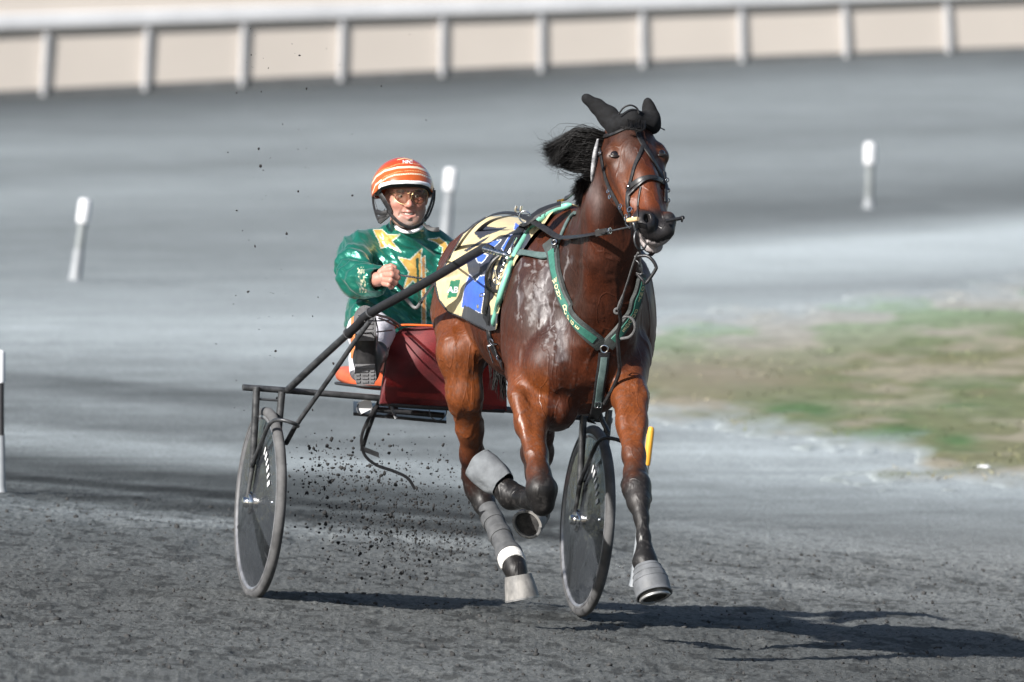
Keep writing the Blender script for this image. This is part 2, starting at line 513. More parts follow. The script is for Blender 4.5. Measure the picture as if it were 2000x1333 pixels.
mb.add(Vv, Ff); mb.build("rail", mat("weathered white rail", (.60, .61, .63), (.50, .51, .53), .5, 0, 1.2), fence)
M_post = mat("grey white post", (.60, .605, .62), (.52, .525, .54), .5, .1, 3)
proto = None
for x in post_px:
    p = fence_at(x)
    t = fence_at(x + 20) - p; t.z = 0; t.normalize(); nn = Vector((t.y, -t.x, 0))
    b_ = MB()
    lean = Vector((.0008 * (1000 - x) / 10 * .35, 0, 0))
    c = p + Vector((0, 0, .46)) + nn * .02 + lean * .3
    b_.box(c, t * .030, nn * .02, Vector((0, 0, .46)) + lean)
    b_.build("post", M_post, fence)
wall = empty("cream_wall", fence_at(1000) + Vector((0, .5, 0)), "long plain cream boundary wall standing just behind the far white fence", "wall")
mb = MB(); mk = MB()
for i in range(len(fp) - 1):
    a, c = fp[i], fp[i + 1]
    t = (c - a); t.z = 0; t.normalize(); nn = Vector((t.y, -t.x, 0))
    off = -nn * .028
    z0, z1 = 0.10, 2.7
    A = [a + off + Vector((0, 0, z0)), c + off + Vector((0, 0, z0)), c + off + Vector((0, 0, z1)), a + off + Vector((0, 0, z1))]
    B = [v - nn * .12 for v in A]
    b0 = len(mb.V)
    mb.add(A + B, [(0, 1, 2, 3), (5, 4, 7, 6), (3, 2, 6, 7), (0, 4, 5, 1)])
    off2 = -nn * .02
    A = [a + off2 + Vector((0, 0, -.15)), c + off2 + Vector((0, 0, -.15)), c + off2 + Vector((0, 0, z0 - .003)), a + off2 + Vector((0, 0, z0 - .003))]
    B = [v - nn * .2 for v in A]
    mk.add(A + B, [(0, 1, 2, 3), (5, 4, 7, 6), (3, 2, 6, 7)])
mb.build("wall_panel", M_cream, wall); mk.build("base_shade_strip", M_base_shade, wall)

# ------------------------------------------------------------------ marker posts
M_mk_white = mat("white plastic", (.62, .63, .65), (.50, .51, .53), .5, 0, 8)
M_mk_grey = mat("weathered grey plastic", (.20, .22, .225), (.15, .165, .17), .6, 0, 8)
M_mk_pale = mat("pale clear plastic", (.24, .255, .27), (.17, .185, .20), .5, 0, 5)
M_mk_yellow = mat("yellow plastic", (.72, .36, .035), (.60, .27, .02), .5, 0, 20, contrast=(.3, .7))
M_mk_black = mat("black plastic", (.02, .02, .022), None, .5, 0, 8)
def marker(top, foot, label, w, cuts, mats_, y=None):
    b = Pg(*foot) if y is None else P(foot[0], foot[1], y)
    t = P(top[0], top[1], b.y)
    e = empty("marker_post", b, label, "marker post", "marker posts along the inside of the track")
    r = M(w, b.y) / 2
    ax = (b - t)
    names = ["cap", "shaft", "foot"]
    for k in range(3):
        a0 = t + ax * cuts[k]; a1 = t + ax * cuts[k + 1]
        rr = [r * f for f in ((1.0, .72, .80)[k], (1.0, .72, .95)[k])]
        m_ = MB()
        if k == 0:
            pts = [a0, a0.lerp(a1, .04), a0.lerp(a1, .12), a0.lerp(a1, .85), a1]
            m_.tube(pts, [rr[0] * .5, rr[0] * .85, rr[0], rr[0], rr[0] * .93], 16)
        elif k == 1:
            m_.tube([a0, a0.lerp(a1, .5), a1], [rr[0], rr[0] * .96, rr[0]], 14)
        else:
            m_.tube([a0, a0.lerp(a1, .06), a0.lerp(a1, .9), a1], [rr[0], rr[0] * 1.06, rr[1], rr[1] * 1.3], 14)
        m_.build(names[k], mats_[k], e)
    return e
marker((168, 388), (146, 548), "white capped marker post leaning on the open track at the left, left of the driver", 27, (0, .30, .62, 1), (M_mk_white, M_mk_grey, M_mk_pale))
marker((882, 328), (868, 486), "white capped marker post seen just right of the driver's helmet", 27, (0, .28, .45, 1), (M_mk_white, M_mk_pale, M_mk_pale))
marker((1700, 278), (1697, 408), "white capped marker post standing alone on the track right of the horse's head", 25, (0, .33, .85, 1), (M_mk_white, M_mk_grey, M_mk_pale))
marker((1, 684), (2, 962), "black marker post with a white cap cut by the left edge of the picture", 19, (0, .23, .60, 1), (M_mk_white, M_mk_black, M_mk_pale))
marker((1272, 834), (1236, 1147), "orange yellow capped marker post behind the horse's outstretched foreleg", 14, (0, .24, .50, 1), (M_mk_yellow, M_mk_grey, M_mk_pale))

# scrap of white litter on the grass edge
pl = Pg(1920, 920)
bm = bmesh.new(); bmesh.ops.create_icosphere(bm, subdivisions=3, radius=1)
for v in bm.verts:
    k = 1 + .35 * (float(vnoise(np.array([v.co.x * 2 + 4, v.co.y * 2 + 4, v.co.z * 2 + 4]))) - .5)
    v.co = Vector((v.co.x * .045 * k, v.co.y * .06 * k, v.co.z * .016 * k + .014))
me = bpy.data.meshes.new("litter"); bm.to_mesh(me); bm.free()
me.materials.append(M_white_paint)
lit = link(bpy.data.objects.new("litter", me)); lit.location = pl
tag(lit, "small crumpled white scrap of litter lying on the edge of the infield grass", "litter")

# loose clods lying on the near track
def clod_mesh(n, cen, size, seed):
    rg = np.random.default_rng(seed)
    ico = np.array([[0, 0, 1], [.894, 0, .447], [.276, .851, .447], [-.724, .526, .447], [-.724, -.526, .447], [.276, -.851, .447], [.724, .526, -.447], [-.276, .851, -.447], [-.894, 0, -.447], [-.276, -.851, -.447], [.724, -.526, -.447], [0, 0, -1]])
    fc = np.array([[0, 1, 2], [0, 2, 3], [0, 3, 4], [0, 4, 5], [0, 5, 1], [1, 6, 2], [2, 7, 3], [3, 8, 4], [4, 9, 5], [5, 10, 1], [6, 7, 2], [7, 8, 3], [8, 9, 4], [9, 10, 5], [10, 6, 1], [6, 11, 7], [7, 11, 8], [8, 11, 9], [9, 11, 10], [10, 11, 6]])
    v = ico[None] * (.55 + .9 * rg.random((n, 12, 1)))
    v = v * rg.uniform(.5, 1.3, (n, 1, 3)) * size[:, None, None] + cen[:, None, :]
    f = fc[None] + 12 * np.arange(n)[:, None, None]
    return v.reshape(-1, 3), f.reshape(-1, 3)
n = 5200
cx_ = RNG.uniform(-60, 2060, n); cy_ = RNG.uniform(1020, 1345, n)
dd = CAMH * F / (cy_ - HOR); X_ = (cx_ - 1000) * dd / F; Y_ = dd - CAMD
sz = np.minimum(RNG.gamma(1.2, .0020, n) + .0015, .011)
def zrel(X, Y):
    pp = np.stack([X, Y, 0 * X], -1)
    r_ = 1 - np.abs(2 * fbm(pp * np.array([16, 7, 1]), 4, .6) - 1)
    return bank(X, Y) + .7 * (.011 * (fbm(pp * np.array([5, 2.0, 1.]), 3) - .5) + .012 * (r_ - .6) - .020 * smooth01(.62, .80, fbm(pp * np.array([3.4, 1.2, 1.]) + 2, 2)))
cv, cf = clod_mesh(n, np.stack([X_, Y_, zrel(X_, Y_) + sz * .3], -1), sz, 5)
M_clod = mat("loose dirt", (.062, .062, .062), (.026, .026, .026), .95, 0, 20, .4, 200, spec=.15)
cl = mesh_obj("loose_clods", cv, cf, M_clod, None, False)
tag(cl, kind="stuff")
# ------------------------------------------------------------------ sulky
AX_N = Vector((.968, .24, -.072)).normalized()      # along the axle, to the picture's right
FWD = Vector((.242, -.97, 0)); FWD = (FWD - AX_N * FWD.dot(AX_N)).normalized()
UPV = FWD.cross(AX_N); UPV = UPV if UPV.z > 0 else -UPV
UPV.normalize()
sulky = empty("racing_sulky", Vector((-.36, 0, 0)), "black two wheeled racing sulky with clear disc wheels hitched behind the bay horse", "sulky")
mD, N, L, b = new_mat("smoked clear wheel disc")
b.inputs["Base Color"].default_value = (.030, .034, .040, 1); b.inputs["Roughness"].default_value = .12
b.inputs["Coat Weight"].default_value = .6; b.inputs["Coat Roughness"].default_value = .05
nz = N.new("ShaderNodeTexNoise"); nz.inputs["Scale"].default_value = 9; nz.inputs["Detail"].default_value = 6
rr = N.new("ShaderNodeMapRange"); rr.inputs["To Min"].default_value = .08; rr.inputs["To Max"].default_value = .35
tcn = N.new("ShaderNodeTexCoord"); L.new(tcn.outputs["Object"], nz.inputs["Vector"]); L.new(nz.outputs["Fac"], rr.inputs[0]); L.new(rr.outputs[0], b.inputs["Roughness"])
tr = N.new("ShaderNodeBsdfTransparent"); tr.inputs[0].default_value = (.75, .78, .82, 1)
mxs = N.new("ShaderNodeMixShader"); mxs.inputs[0].default_value = .24
out = N["Material Output"]
L.new(b.outputs[0], mxs.inputs[1]); L.new(tr.outputs[0], mxs.inputs[2]); L.new(mxs.outputs[0], out.inputs[0])
vc_ = N.new('ShaderNodeVertexColor'); vc_.layer_name = 'Col'; L.new(vc_.outputs[0], b.inputs['Base Color'])
nb_ = N.new('ShaderNodeTexNoise'); nb_.inputs['Scale'].default_value = 14; nb_.inputs['Detail'].default_value = 3; L.new(tcn.outputs['Object'], nb_.inputs['Vector'])
bb_ = N.new('ShaderNodeBump'); bb_.inputs['Strength'].default_value = .5; bb_.inputs['Distance'].default_value = .012; L.new(nb_.outputs['Fac'], bb_.inputs['Height']); L.new(bb_.outputs[0], b.inputs['Normal']); L.new(bb_.outputs[0], b.inputs['Coat Normal'])
M_disc = mD
def W(c, n_, f_, u_): return c + AX_N * n_ + FWD * f_ + UPV * u_
def lathe(prof, c, nseg=72, mi=0, close=False):
    """prof: (radius, n) pairs about the axle"""
    V, Fc = [], []
    k = len(prof)
    for i in range(nseg):
        a = 2 * math.pi * i / nseg
        d = FWD * math.cos(a) + UPV * math.sin(a)
        for (r_, n_) in prof: V.append(c + d * r_ + AX_N * n_)
    for i in range(nseg):
        i2 = (i + 1) % nseg
        for j in range(k if close else k - 1):
            j2 = (j + 1) % k
            Fc.append((i * k + j, i2 * k + j, i2 * k + j2, i * k + j2))
    return V, Fc
def wheel(c, spin, label):
    R = .376
    w = empty("wheel", c - parent_loc(sulky)); w.parent = sulky
    if label: w["label"] = label
    pr = []
    for j in range(14):
        a = 2 * math.pi * j / 14
        pr.append((R - .021 + .021 * math.cos(a), .0195 * math.sin(a)))
    t = MB(); t.add(*lathe(pr, c, 96, close=True)); t.build("tyre", M_tyre, w)
    rm = MB(); rm.add(*lathe([(R - .044, -.0165), (R - .040, -.019), (R - .033, -.0175), (R - .030, .0175), (R - .040, .019), (R - .050, .016), (R - .050, -.012)], c, 96, close=True)); rm.build("rim", M_rim, w)
    ds = MB()
    ds.add(*lathe([(R - .047, -.0125), (.30, -.019), (.25, -.024), (.20, -.029), (.12, -.034), (.08, -.037), (.035, -.040)], c, 220))
    ds.add(*lathe([(R - .047, .0125), (.30, .019), (.25, .024), (.20, .029), (.12, .034), (.08, .037), (.035, .040)], c, 220))
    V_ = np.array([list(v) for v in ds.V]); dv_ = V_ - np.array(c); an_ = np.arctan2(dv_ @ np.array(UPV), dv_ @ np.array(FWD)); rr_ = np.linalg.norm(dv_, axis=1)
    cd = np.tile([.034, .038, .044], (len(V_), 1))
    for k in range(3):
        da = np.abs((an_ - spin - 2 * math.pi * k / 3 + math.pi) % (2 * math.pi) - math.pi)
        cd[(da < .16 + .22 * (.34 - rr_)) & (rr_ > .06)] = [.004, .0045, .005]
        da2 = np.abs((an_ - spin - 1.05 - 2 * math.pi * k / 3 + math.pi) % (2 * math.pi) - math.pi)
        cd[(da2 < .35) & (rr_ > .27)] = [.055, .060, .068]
    do = mesh_obj("disc", ds.V, ds.F, M_disc, w, True, cd)
    hb = MB(); hb.add(*lathe([(.001, -.074), (.018, -.072), (.022, -.058), (.024, -.056), (.040, -.054), (.043, -.046), (.043, -.040), (.030, -.036), (.030, .036), (.043, .040), (.043, .046), (.040, .054), (.024, .056), (.022, .058), (.018, .072), (.001, .074)], c, 28)); hb.build("hub", M_chrome, w)
    for k in range(3):
        a = spin + 2 * math.pi * k / 3
        d = FWD * math.cos(a) + UPV * math.sin(a); e = AX_N.cross(d)
        s_ = MB()
        s_.tube([c + d * .033, c + d * .15, c + d * .30, c + d * (R - .052)], [.022, .024, .021, .015], 10)
        s_.build("spoke", M_black_steel, w)
    # white maker's lettering on the disc: short slanted strokes, too small to read
    for sgn in (-1, 1):
        for k in range(6):
            a = math.radians(20 + 7.5 * k); d = FWD * math.cos(a) + UPV * math.sin(a); e = AX_N.cross(d)
            lt = MB(); lt.box(c + d * .245 + AX_N * (sgn * .0275), d * .017, e * (.006 if k % 2 else .009), AX_N * .0006)
            lt.build("lettering", M_white_paint, w)
    return w
CL = P(508.5, 983.5, -.155); CR = P(1147.5, 1018, .155)
wheel(CL, math.radians(200), None)
wheel(CR, math.radians(235), None)

fr = MB()
# cross bar (slightly arched) over both wheels
fr.tube(Pl([(474, 757, -.175), (560, 763, -.13), (740, 778, -.045), (985, 800, .07), (1195, 822, .18)], 30), .0125, 12)
fr.build("crossbar", M_worn_steel, sulky)
for (C, tops) in ((CL, ((483, 758), (530, 765))), (CR, ((1118, 815), (1181, 821)))):
    g = MB()
    o0 = W(C, -.052, .02, .452); o1 = W(C, -.045, .015, .15); o2 = W(C, -.056, .0, .0)
    g.tube([o0, o0.lerp(o1, .5), o1], [.0145, .0145, .0130], 12)
    g.tube([o1, W(C, -.05, .008, .07), o2], [.0110, .0085, .0075], 10)
    i0 = W(C, .050, .02, .44); i1 = W(C, .045, .015, .15); i2 = W(C, .056, 0, 0)
    g.tube([i0, i0.lerp(i1, .5), i1], [.0145, .0145, .0130], 12)
    g.tube([i1, W(C, .05, .008, .07), i2], [.0110, .0085, .0075], 10)
    g.tube([W(C, -.052, .02, .405), W(C, .05, .02, .405)], .005, 8)
    g.tube([W(C, -.072, 0, 0), W(C, .072, 0, 0)], .006, 8)
    g.build("fork", M_worn_steel, sulky)
    s_ = MB()
    a0 = W(C, -.048, .015, .14)
    pts = [a0, W(C, -.046, .14, .24), W(C, -.040, .25, .32), W(C, -.012, .32, .335), W(C, .035, .33, .325), W(C, .065, .27, .315)]
    s_.tube([Vector(v) for v in spline(pts, 24)], .008, 10)
    s_.build("wheel_stay", M_worn_steel if C is CL else M_black_steel, sulky)
# left shaft: worn tube, then the padded fore part
sh = MB(); pts = Pl([(561, 763, -.13), (620, 707, -.36), (690, 643, -.64)], 14); sh.tube(pts, .0145, 14)
sh.build("shaft", M_worn_steel, sulky)
sp = MB(); pts = Pl([(678, 654, -.595), (700, 634, -.68), (722, 613, -.76), (830, 553, -1.12), (930, 494, -1.49), (950, 484, -1.56), (962, 485, -1.6)], 40); sp.tube(pts, [.018] * 36 + [.0175, .016, .013, .008], 14)
sp.build("padded_shaft", M_black_pad, sulky)
cu = MB()
for (x, y_, yy) in ((680, 652, -.60), (724, 611, -.77)):
    a = P(x - 5, y_ + 4.5, yy - .02 + .04); c_ = P(x + 5, y_ - 4.5, yy - .04 + .0)
    dirv = (P(724, 611, -.77) - P(680, 652, -.60)).normalized()
    cu = MB(); cu.ring(P(x, y_, yy), dirv, .0185, .0035, 24, 8)
    cu.build("clamp_ring", M_worn_steel, sulky)
br = MB(); br.tube(Pl([(559, 866, -.30), (570, 846, -.36), (583, 824, -.42), (645, 737, -.58), (690, 672, -.70), (722, 628, -.77)], 30), .0098, 12)
br.build("shaft_brace", M_worn_steel, sulky)
# right shaft, on the horse's far side
sh = MB(); sh.tube(Pl([(1110, 812, .12), (1150, 740, -.2), (1190, 640, -.6), (1215, 560, -1.05)], 24), .016, 12)
sh.build("shaft", M_black_pad, sulky)
br = MB(); br.tube(Pl([(1188, 846, -.10), (1170, 800, -.1), (1165, 700, -.35)], 14), .0098, 12)
br.build("shaft_brace", M_black_steel, sulky)
# middle struts, seat, foot plate
st = MB()
st.tube(Pl([(742, 778, -.03), (727, 820, .02), (716, 850, .06), (707, 880, .10)], 14), .008, 8)
st.tube(Pl([(744, 776, -.03), (735, 792, 0.0), (722, 810, .05), (716, 850, .06)], 14), .006, 8)
st.build("seat_strut", M_black_steel, sulky)
pd = MB()
c0 = P(722, 882, .08); pd.box(c0, (P(740, 889, .08) - c0) * 1.0, Vector((0, .02, 0)), Vector((0, 0, .010)))
pd.build("foot_pad", M_black_steel, sulky)
pt = MB()
A_ = [P(690, 806, .0), P(872, 822, .05), P(872, 800, .42), P(690, 784, .38)]
for z in (0,):
    V = [v for v in A_] + [v - Vector((0, 0, .012)) for v in A_]
    pt.add(V, [(0, 1, 2, 3), (7, 6, 5, 4), (0, 4, 5, 1), (1, 5, 6, 2), (2, 6, 7, 3), (3, 7, 4, 0)])
pt.tube(Pl([(735, 800, -.0), (800, 806, .01), (868, 812, .02)]), .012, 10)
pt.build("under_seat_plate", M_black_steel, sulky)
wb = MB(); wb.box(P(713, 793, -.02), Vector((.025, .005, .012)), Vector((0, .006, 0)), Vector((-.006, 0, .022)))
wb.build("bracket", M_white_paint, sulky)
cb = MB()
cb.tube(Pl([(700, 790, -.03), (697, 800, -.04), (705, 812, -.05), (722, 808, -.04), (727, 795, -.03)], 20), .0022, 6)
cb.build("cable", M_worn_steel, sulky); cb = MB()
cb.tube(Pl([(838, 800, -.03), (842, 815, -.05), (856, 822, -.06), (870, 812, -.04), (873, 796, -.03)], 20), .0022, 6)
cb.build("cable", M_worn_steel, sulky)
# orange seat cushion
M_orange = mat("orange vinyl", (.56, .115, .045), (.46, .085, .03), .45, 0, 15, .1, 120, coat=.15)
bm = bmesh.new(); bmesh.ops.create_cube(bm, size=2); bmesh.ops.subdivide_edges(bm, edges=bm.edges[:], cuts=7, use_grid_fill=True)
cs = P(765, 742, .28)
for v in bm.verts:
    x, y, z = v.co
    k = (abs(x) ** 5 + abs(y) ** 5 + abs(z) ** 4) ** (1 / 4.6)
    x, y, z = x / max(k, 1e-3) if k > 1 else x, y / max(k, 1e-3) if k > 1 else y, z / max(k, 1e-3) if k > 1 else z
    v.co = cs + AX_N * (x * .205) + FWD * (y * .19) + Vector((0, 0, 1)) * (z * .036 + .012 * y * -1)
me = bpy.data.meshes.new("seat"); bm.to_mesh(me); bm.free()
for p_ in me.polygons: p_.use_smooth = True
me.materials.append(M_orange)
so = link(bpy.data.objects.new("seat", me), sulky); so.location = -parent_loc(sulky)
trm = MB()
trm.tube([cs + AX_N * (.206 * math.copysign(abs(math.cos(a)) ** .5, math.cos(a))) + FWD * (.192 * math.copysign(abs(math.sin(a)) ** .5, math.sin(a))) - Vector((0, 0, .030)) for a in np.linspace(0, 2 * math.pi, 60)], .006, 8)
trm.build("seat_trim", M_black_leather, sulky)
pl_ = MB(); pl_.tube([cs - Vector((0, 0, .04)), P(768, 798, .24)], .02, 10); pl_.build("seat_post", M_black_steel, sulky)
# red mesh mud apron
mR, N, L, b = new_mat("red mesh cloth")
b.inputs["Base Color"].default_value = (.30, .012, .018, 1); b.inputs["Roughness"].default_value = .6
b.inputs["Sheen Weight"].default_value = .3
tcn = N.new("ShaderNodeTexCoord"); nz = N.new("ShaderNodeTexNoise"); nz.inputs["Scale"].default_value = 9; nz.inputs["Detail"].default_value = 4
L.new(tcn.outputs["Object"], nz.inputs["Vector"])
rp = N.new("ShaderNodeValToRGB"); rp.color_ramp.elements[0].position = .35; rp.color_ramp.elements[1].position = .7
rp.color_ramp.elements[0].color = (.07, .003, .006, 1); rp.color_ramp.elements[1].color = (.17, .008, .012, 1)
L.new(nz.outputs["Fac"], rp.inputs[0]); L.new(rp.outputs[0], b.inputs["Base Color"])
tr = N.new("ShaderNodeBsdfTransparent"); tr.inputs[0].default_value = (.9, .25, .22, 1)
mxs = N.new("ShaderNodeMixShader"); mxs.inputs[0].default_value = .28
L.new(b.outputs[0], mxs.inputs[1]); L.new(tr.outputs[0], mxs.inputs[2]); L.new(mxs.outputs[0], N["Material Output"].inputs[0])
nu, nv = 60, 44
V = []
for i in range(nu):
    u = i / (nu - 1)
    for j in range(nv):
        v = j / (nv - 1)
        xl = np.interp(v, [0, .04, .3, 1], [778, 768, 757, 741]); xr = np.interp(v, [0, 1], [985, 990])
        yt = np.interp(u, [0, .04, .3, .6, 1], [652, 641, 637, 640, 650]); yb = np.interp(u, [0, 1], [789, 803])
        x = xl + (xr - xl) * u; yy = yt + (yb - yt) * v
        dep = -.12 - .035 * math.sin(math.pi * v) * math.sin(math.pi * min(u * 1.5, 1)) + .012 * math.sin(9 * u + 5 * v) + .05 * u
        V.append(P(x, yy, dep))
Fc = [(i * nv + j, (i + 1) * nv + j, (i + 1) * nv + j + 1, i * nv + j + 1) for i in range(nu - 1) for j in range(nv - 1)]
ap = mesh_obj("mud_apron", V, Fc, mR, sulky)
sm = ap.modifiers.new("thick", 'SOLIDIFY'); sm.thickness = .003
pp = MB(); pp.tube(Pl([(768, 646, -.125), (780, 636, -.13), (830, 636, -.13), (900, 640, -.12), (985, 648, -.08)], 20), .0045, 8)
pp.build("apron_piping", mat("orange piping", (.75, .13, .02), None, .5), sulky)
pp = MB(); pp.tube(Pl([(741, 789, -.12), (830, 796, -.11), (985, 803, -.06)], 12), .0085, 8)
pp.tube(Pl([(771, 645, -.125), (756, 690, -.14), (741, 789, -.12)], 12), .0035, 6)
pp.build("apron_hem", M_black_leather, sulky)
# straps tying the apron to the shaft
ss = MB()
ss.tube(Pl([(726, 612, -.75), (745, 618, -.55), (760, 622, -.4), (782, 637, -.14)], 16), .0055, 8)
ss.tube(Pl([(740, 622, -.6), (752, 626, -.45), (778, 640, -.14)], 16), .004, 8)
ss.tube(Pl([(712, 628, -.75), (740, 627, -.6), (760, 626, -.5)], 10), .003, 6)
ss.tube(Pl([(706, 652, -.7), (735, 649, -.5), (768, 645, -.14)], 10), .003, 6)
ss.tube(Pl([(733, 622, -.7), (738, 645, -.68), (737, 668, -.66)], 10), .0028, 6)
ss.build("tie_strap", M_black_leather, sulky)
hs = MB()
pts = Pl([(738, 790, -.03), (716, 826, -.05), (706, 858, -.06), (712, 888, -.05), (734, 908, -.03), (770, 921, 0), (796, 934, .02), (811, 956, .03)], 50)
hs.ribbon(pts, [Vector((.3, -.9, .3))] * 50, .013, .002)
hs.build("loose_strap", M_black_leather, sulky)
hs = MB(); pts = Pl([(764, 792, -.12), (769, 808, -.13), (774, 818, -.14)], 8); hs.ribbon(pts, [Vector((0, -1, .2))] * 8, .012, .002)
hs.build("hanging_tab", M_worn_steel, sulky)
# ------------------------------------------------------------------ blended solids on a grid, meshed as one surface
class Field:
    def __init__(s, lo, hi, h):
        s.lo = np.array(lo, float); s.h = h
        s.n = np.ceil((np.array(hi) - s.lo) / h).astype(int) + 1
        s.A = np.full(s.n, .12, dtype=np.float32)
    def _box(s, lo, hi):
        a = np.clip(np.floor((np.array(lo) - s.lo) / s.h).astype(int), 0, s.n); b = np.clip(np.ceil((np.array(hi) - s.lo) / s.h).astype(int) + 1, 0, s.n)
        if np.any(b <= a): return None
        ax = [s.lo[k] + s.h * np.arange(a[k], b[k]) for k in range(3)]
        return tuple(slice(a[k], b[k]) for k in range(3)), ax
    def _mix(s, sl, d, k, sub):
        c = s.A[sl]
        d = d.astype(np.float32)
        if sub:
            d = -d
            if k > 0:
                hh = np.clip(.5 - .5 * (d - c) / k, 0, 1) ; s.A[sl] = c * hh + d * (1 - hh) + k * hh * (1 - hh) if False else np.maximum(c, d) + np.maximum(k - np.abs(c - d), 0) ** 2 / (4 * k)
            else: s.A[sl] = np.maximum(c, d)
        else:
            if k > 0: s.A[sl] = np.minimum(c, d) - np.maximum(k - np.abs(c - d), 0) ** 2 / (4 * k)
            else: s.A[sl] = np.minimum(c, d)
    def cap(s, a, b, ra, rb, k=.03, sub=False, sq=None):
        """tapered capsule; sq=(dir, factor) flattens it across dir (factor<1 = thinner)"""
        a = np.array(a, float); b = np.array(b, float); m = max(ra, rb) + k + .05
        bx = s._box(np.minimum(a, b) - m, np.maximum(a, b) + m)
        if bx is None: return
        sl, ax = bx
        X = np.stack(np.meshgrid(*ax, indexing='ij'), -1).astype(np.float32)
        ab = (b - a).astype(np.float32); r = X - a.astype(np.float32)
        t = np.clip((r @ ab) / (ab @ ab + 1e-12), 0, 1)
        q = r - t[..., None] * ab
        f = 1
        if sq is not None:
            dv = np.array(sq[0], float); dv = (dv / np.linalg.norm(dv)).astype(np.float32)
            q = q + (q @ dv)[..., None] * dv * (1 / sq[1] - 1); f = (1 + sq[1]) / 2
        d = (np.sqrt((q * q).sum(-1)) - (ra + (rb - ra) * t)) * f
        s._mix(sl, d, k, sub)
    def ell(s, c, R, rad, k=.03, sub=False):
        """ellipsoid; R: 3 axis vectors (rows), rad: 3 radii"""
        c = np.array(c, float); R = np.array([list(v) for v in R], float); rad = np.array(rad, float)
        ext = np.abs(R).T @ rad if False else np.sqrt(((R * rad[:, None]) ** 2).sum(0))
        m = k + .05
        bx = s._box(c - ext - m, c + ext + m)
        if bx is None: return
        sl, ax = bx
        X = np.stack(np.meshgrid(*ax, indexing='ij'), -1).astype(np.float32) - c.astype(np.float32)
        q = X @ R.T.astype(np.float32)
        k0 = np.sqrt(((q / rad.astype(np.float32)) ** 2).sum(-1)); k1 = np.sqrt(((q / (rad ** 2).astype(np.float32)) ** 2).sum(-1))
        d = k0 * (k0 - 1) / np.maximum(k1, 1e-5)
        s._mix(sl, d, k, sub)
    def sph(s, c, r, k=.03, sub=False): s.cap(c, np.array(c) + 1e-4, r, r, k, sub)
    def chain(s, pts, k=.03, sq=None):
        """pts: (px,py,y,radius px)"""
        for a, b in zip(pts[:-1], pts[1:]):
            s.cap(P(*a[:3]), P(*b[:3]), M(a[3], a[2]), M(b[3], b[2]), k, False, sq)
    def mesh(s, smooth=2):
        V, Q = surface_nets(s.A, s.lo, s.h)
        return relax(V, Q, smooth), Q

def surface_nets(A, lo, h):
    nx, ny, nz = A.shape
    S = A < 0
    c = np.zeros((nx - 1, ny - 1, nz - 1), np.uint8)
    for i in (0, 1):
        for j in (0, 1):
            for k in (0, 1):
                c += S[i:nx - 1 + i, j:ny - 1 + j, k:nz - 1 + k]
    act = np.argwhere((c > 0) & (c < 8))
    cid = np.full((nx - 1, ny - 1, nz - 1), -1, np.int32)
    cid[act[:, 0], act[:, 1], act[:, 2]] = np.arange(len(act))
    cor = [(i, j, k) for i in (0, 1) for j in (0, 1) for k in (0, 1)]
    val = np.stack([A[act[:, 0] + i, act[:, 1] + j, act[:, 2] + k] for i, j, k in cor], 1).astype(np.float64)
    acc = np.zeros((len(act), 3)); cnt = np.zeros(len(act))
    for e0 in range(8):
        for e1 in range(e0 + 1, 8):
            p, q = np.array(cor[e0]), np.array(cor[e1])
            if np.abs(p - q).sum() != 1: continue
            a, b = val[:, e0], val[:, e1]
            mk = (a < 0) != (b < 0)
            t = np.where(mk, a / np.where(a - b == 0, 1, a - b), 0)
            acc += np.where(mk[:, None], p + t[:, None] * (q - p), 0); cnt += mk
    V = lo + h * (act + acc / cnt[:, None])
    Q = []
    for ax in range(3):
        s0 = [slice(0, n) for n in A.shape]; s1 = list(s0)
        s0[ax] = slice(0, A.shape[ax] - 1); s1[ax] = slice(1, A.shape[ax])
        cross = S[tuple(s0)] != S[tuple(s1)]
        e = np.argwhere(cross)
        u, v = (ax + 1) % 3, (ax + 2) % 3
        ok = (e[:, u] > 0) & (e[:, v] > 0) & (e[:, u] < A.shape[u] - 1) & (e[:, v] < A.shape[v] - 1)
        e = e[ok]
        inside = S[e[:, 0], e[:, 1], e[:, 2]]
        def cc(du, dv):
            g = e.copy(); g[:, u] -= du; g[:, v] -= dv
            return cid[g[:, 0], g[:, 1], g[:, 2]]
        q = np.stack([cc(1, 1), cc(0, 1), cc(0, 0), cc(1, 0)], 1)
        q[~inside] = q[~inside][:, ::-1]
        Q.append(q)
    return V, np.concatenate(Q)

def edges_of(Q):
    E = np.concatenate([np.stack([Q[:, i], Q[:, (i + 1) % Q.shape[1]]], 1) for i in range(Q.shape[1])])
    E = np.sort(E, 1); return np.unique(E, axis=0)

def relax(V, Q, it, lam=.5, back=-.52):
    if not it: return V
    E = edges_of(Q); n = len(V)
    deg = np.bincount(E.ravel(), minlength=n).astype(float); deg[deg == 0] = 1
    for k in range(it * 2):
        S = np.stack([np.bincount(E[:, 0], V[E[:, 1], c], n) + np.bincount(E[:, 1], V[E[:, 0], c], n) for c in range(3)], 1)
        V = V + (lam if k % 2 == 0 else back) * (S / deg[:, None] - V)
    return V

def normals(V, Q):
    a = V[Q[:, 2]] - V[Q[:, 0]]; b = V[Q[:, 3 % Q.shape[1]]] - V[Q[:, 1]] if Q.shape[1] == 4 else V[Q[:, 1]] - V[Q[:, 0]]
    fn = np.cross(a, b) if Q.shape[1] == 4 else np.cross(b, a)
    N_ = np.zeros_like(V)
    for i in range(Q.shape[1]):
        for c in range(3): N_[:, c] += np.bincount(Q[:, i], fn[:, c], len(V))
    return N_ / np.maximum(np.linalg.norm(N_, axis=1, keepdims=True), 1e-12)

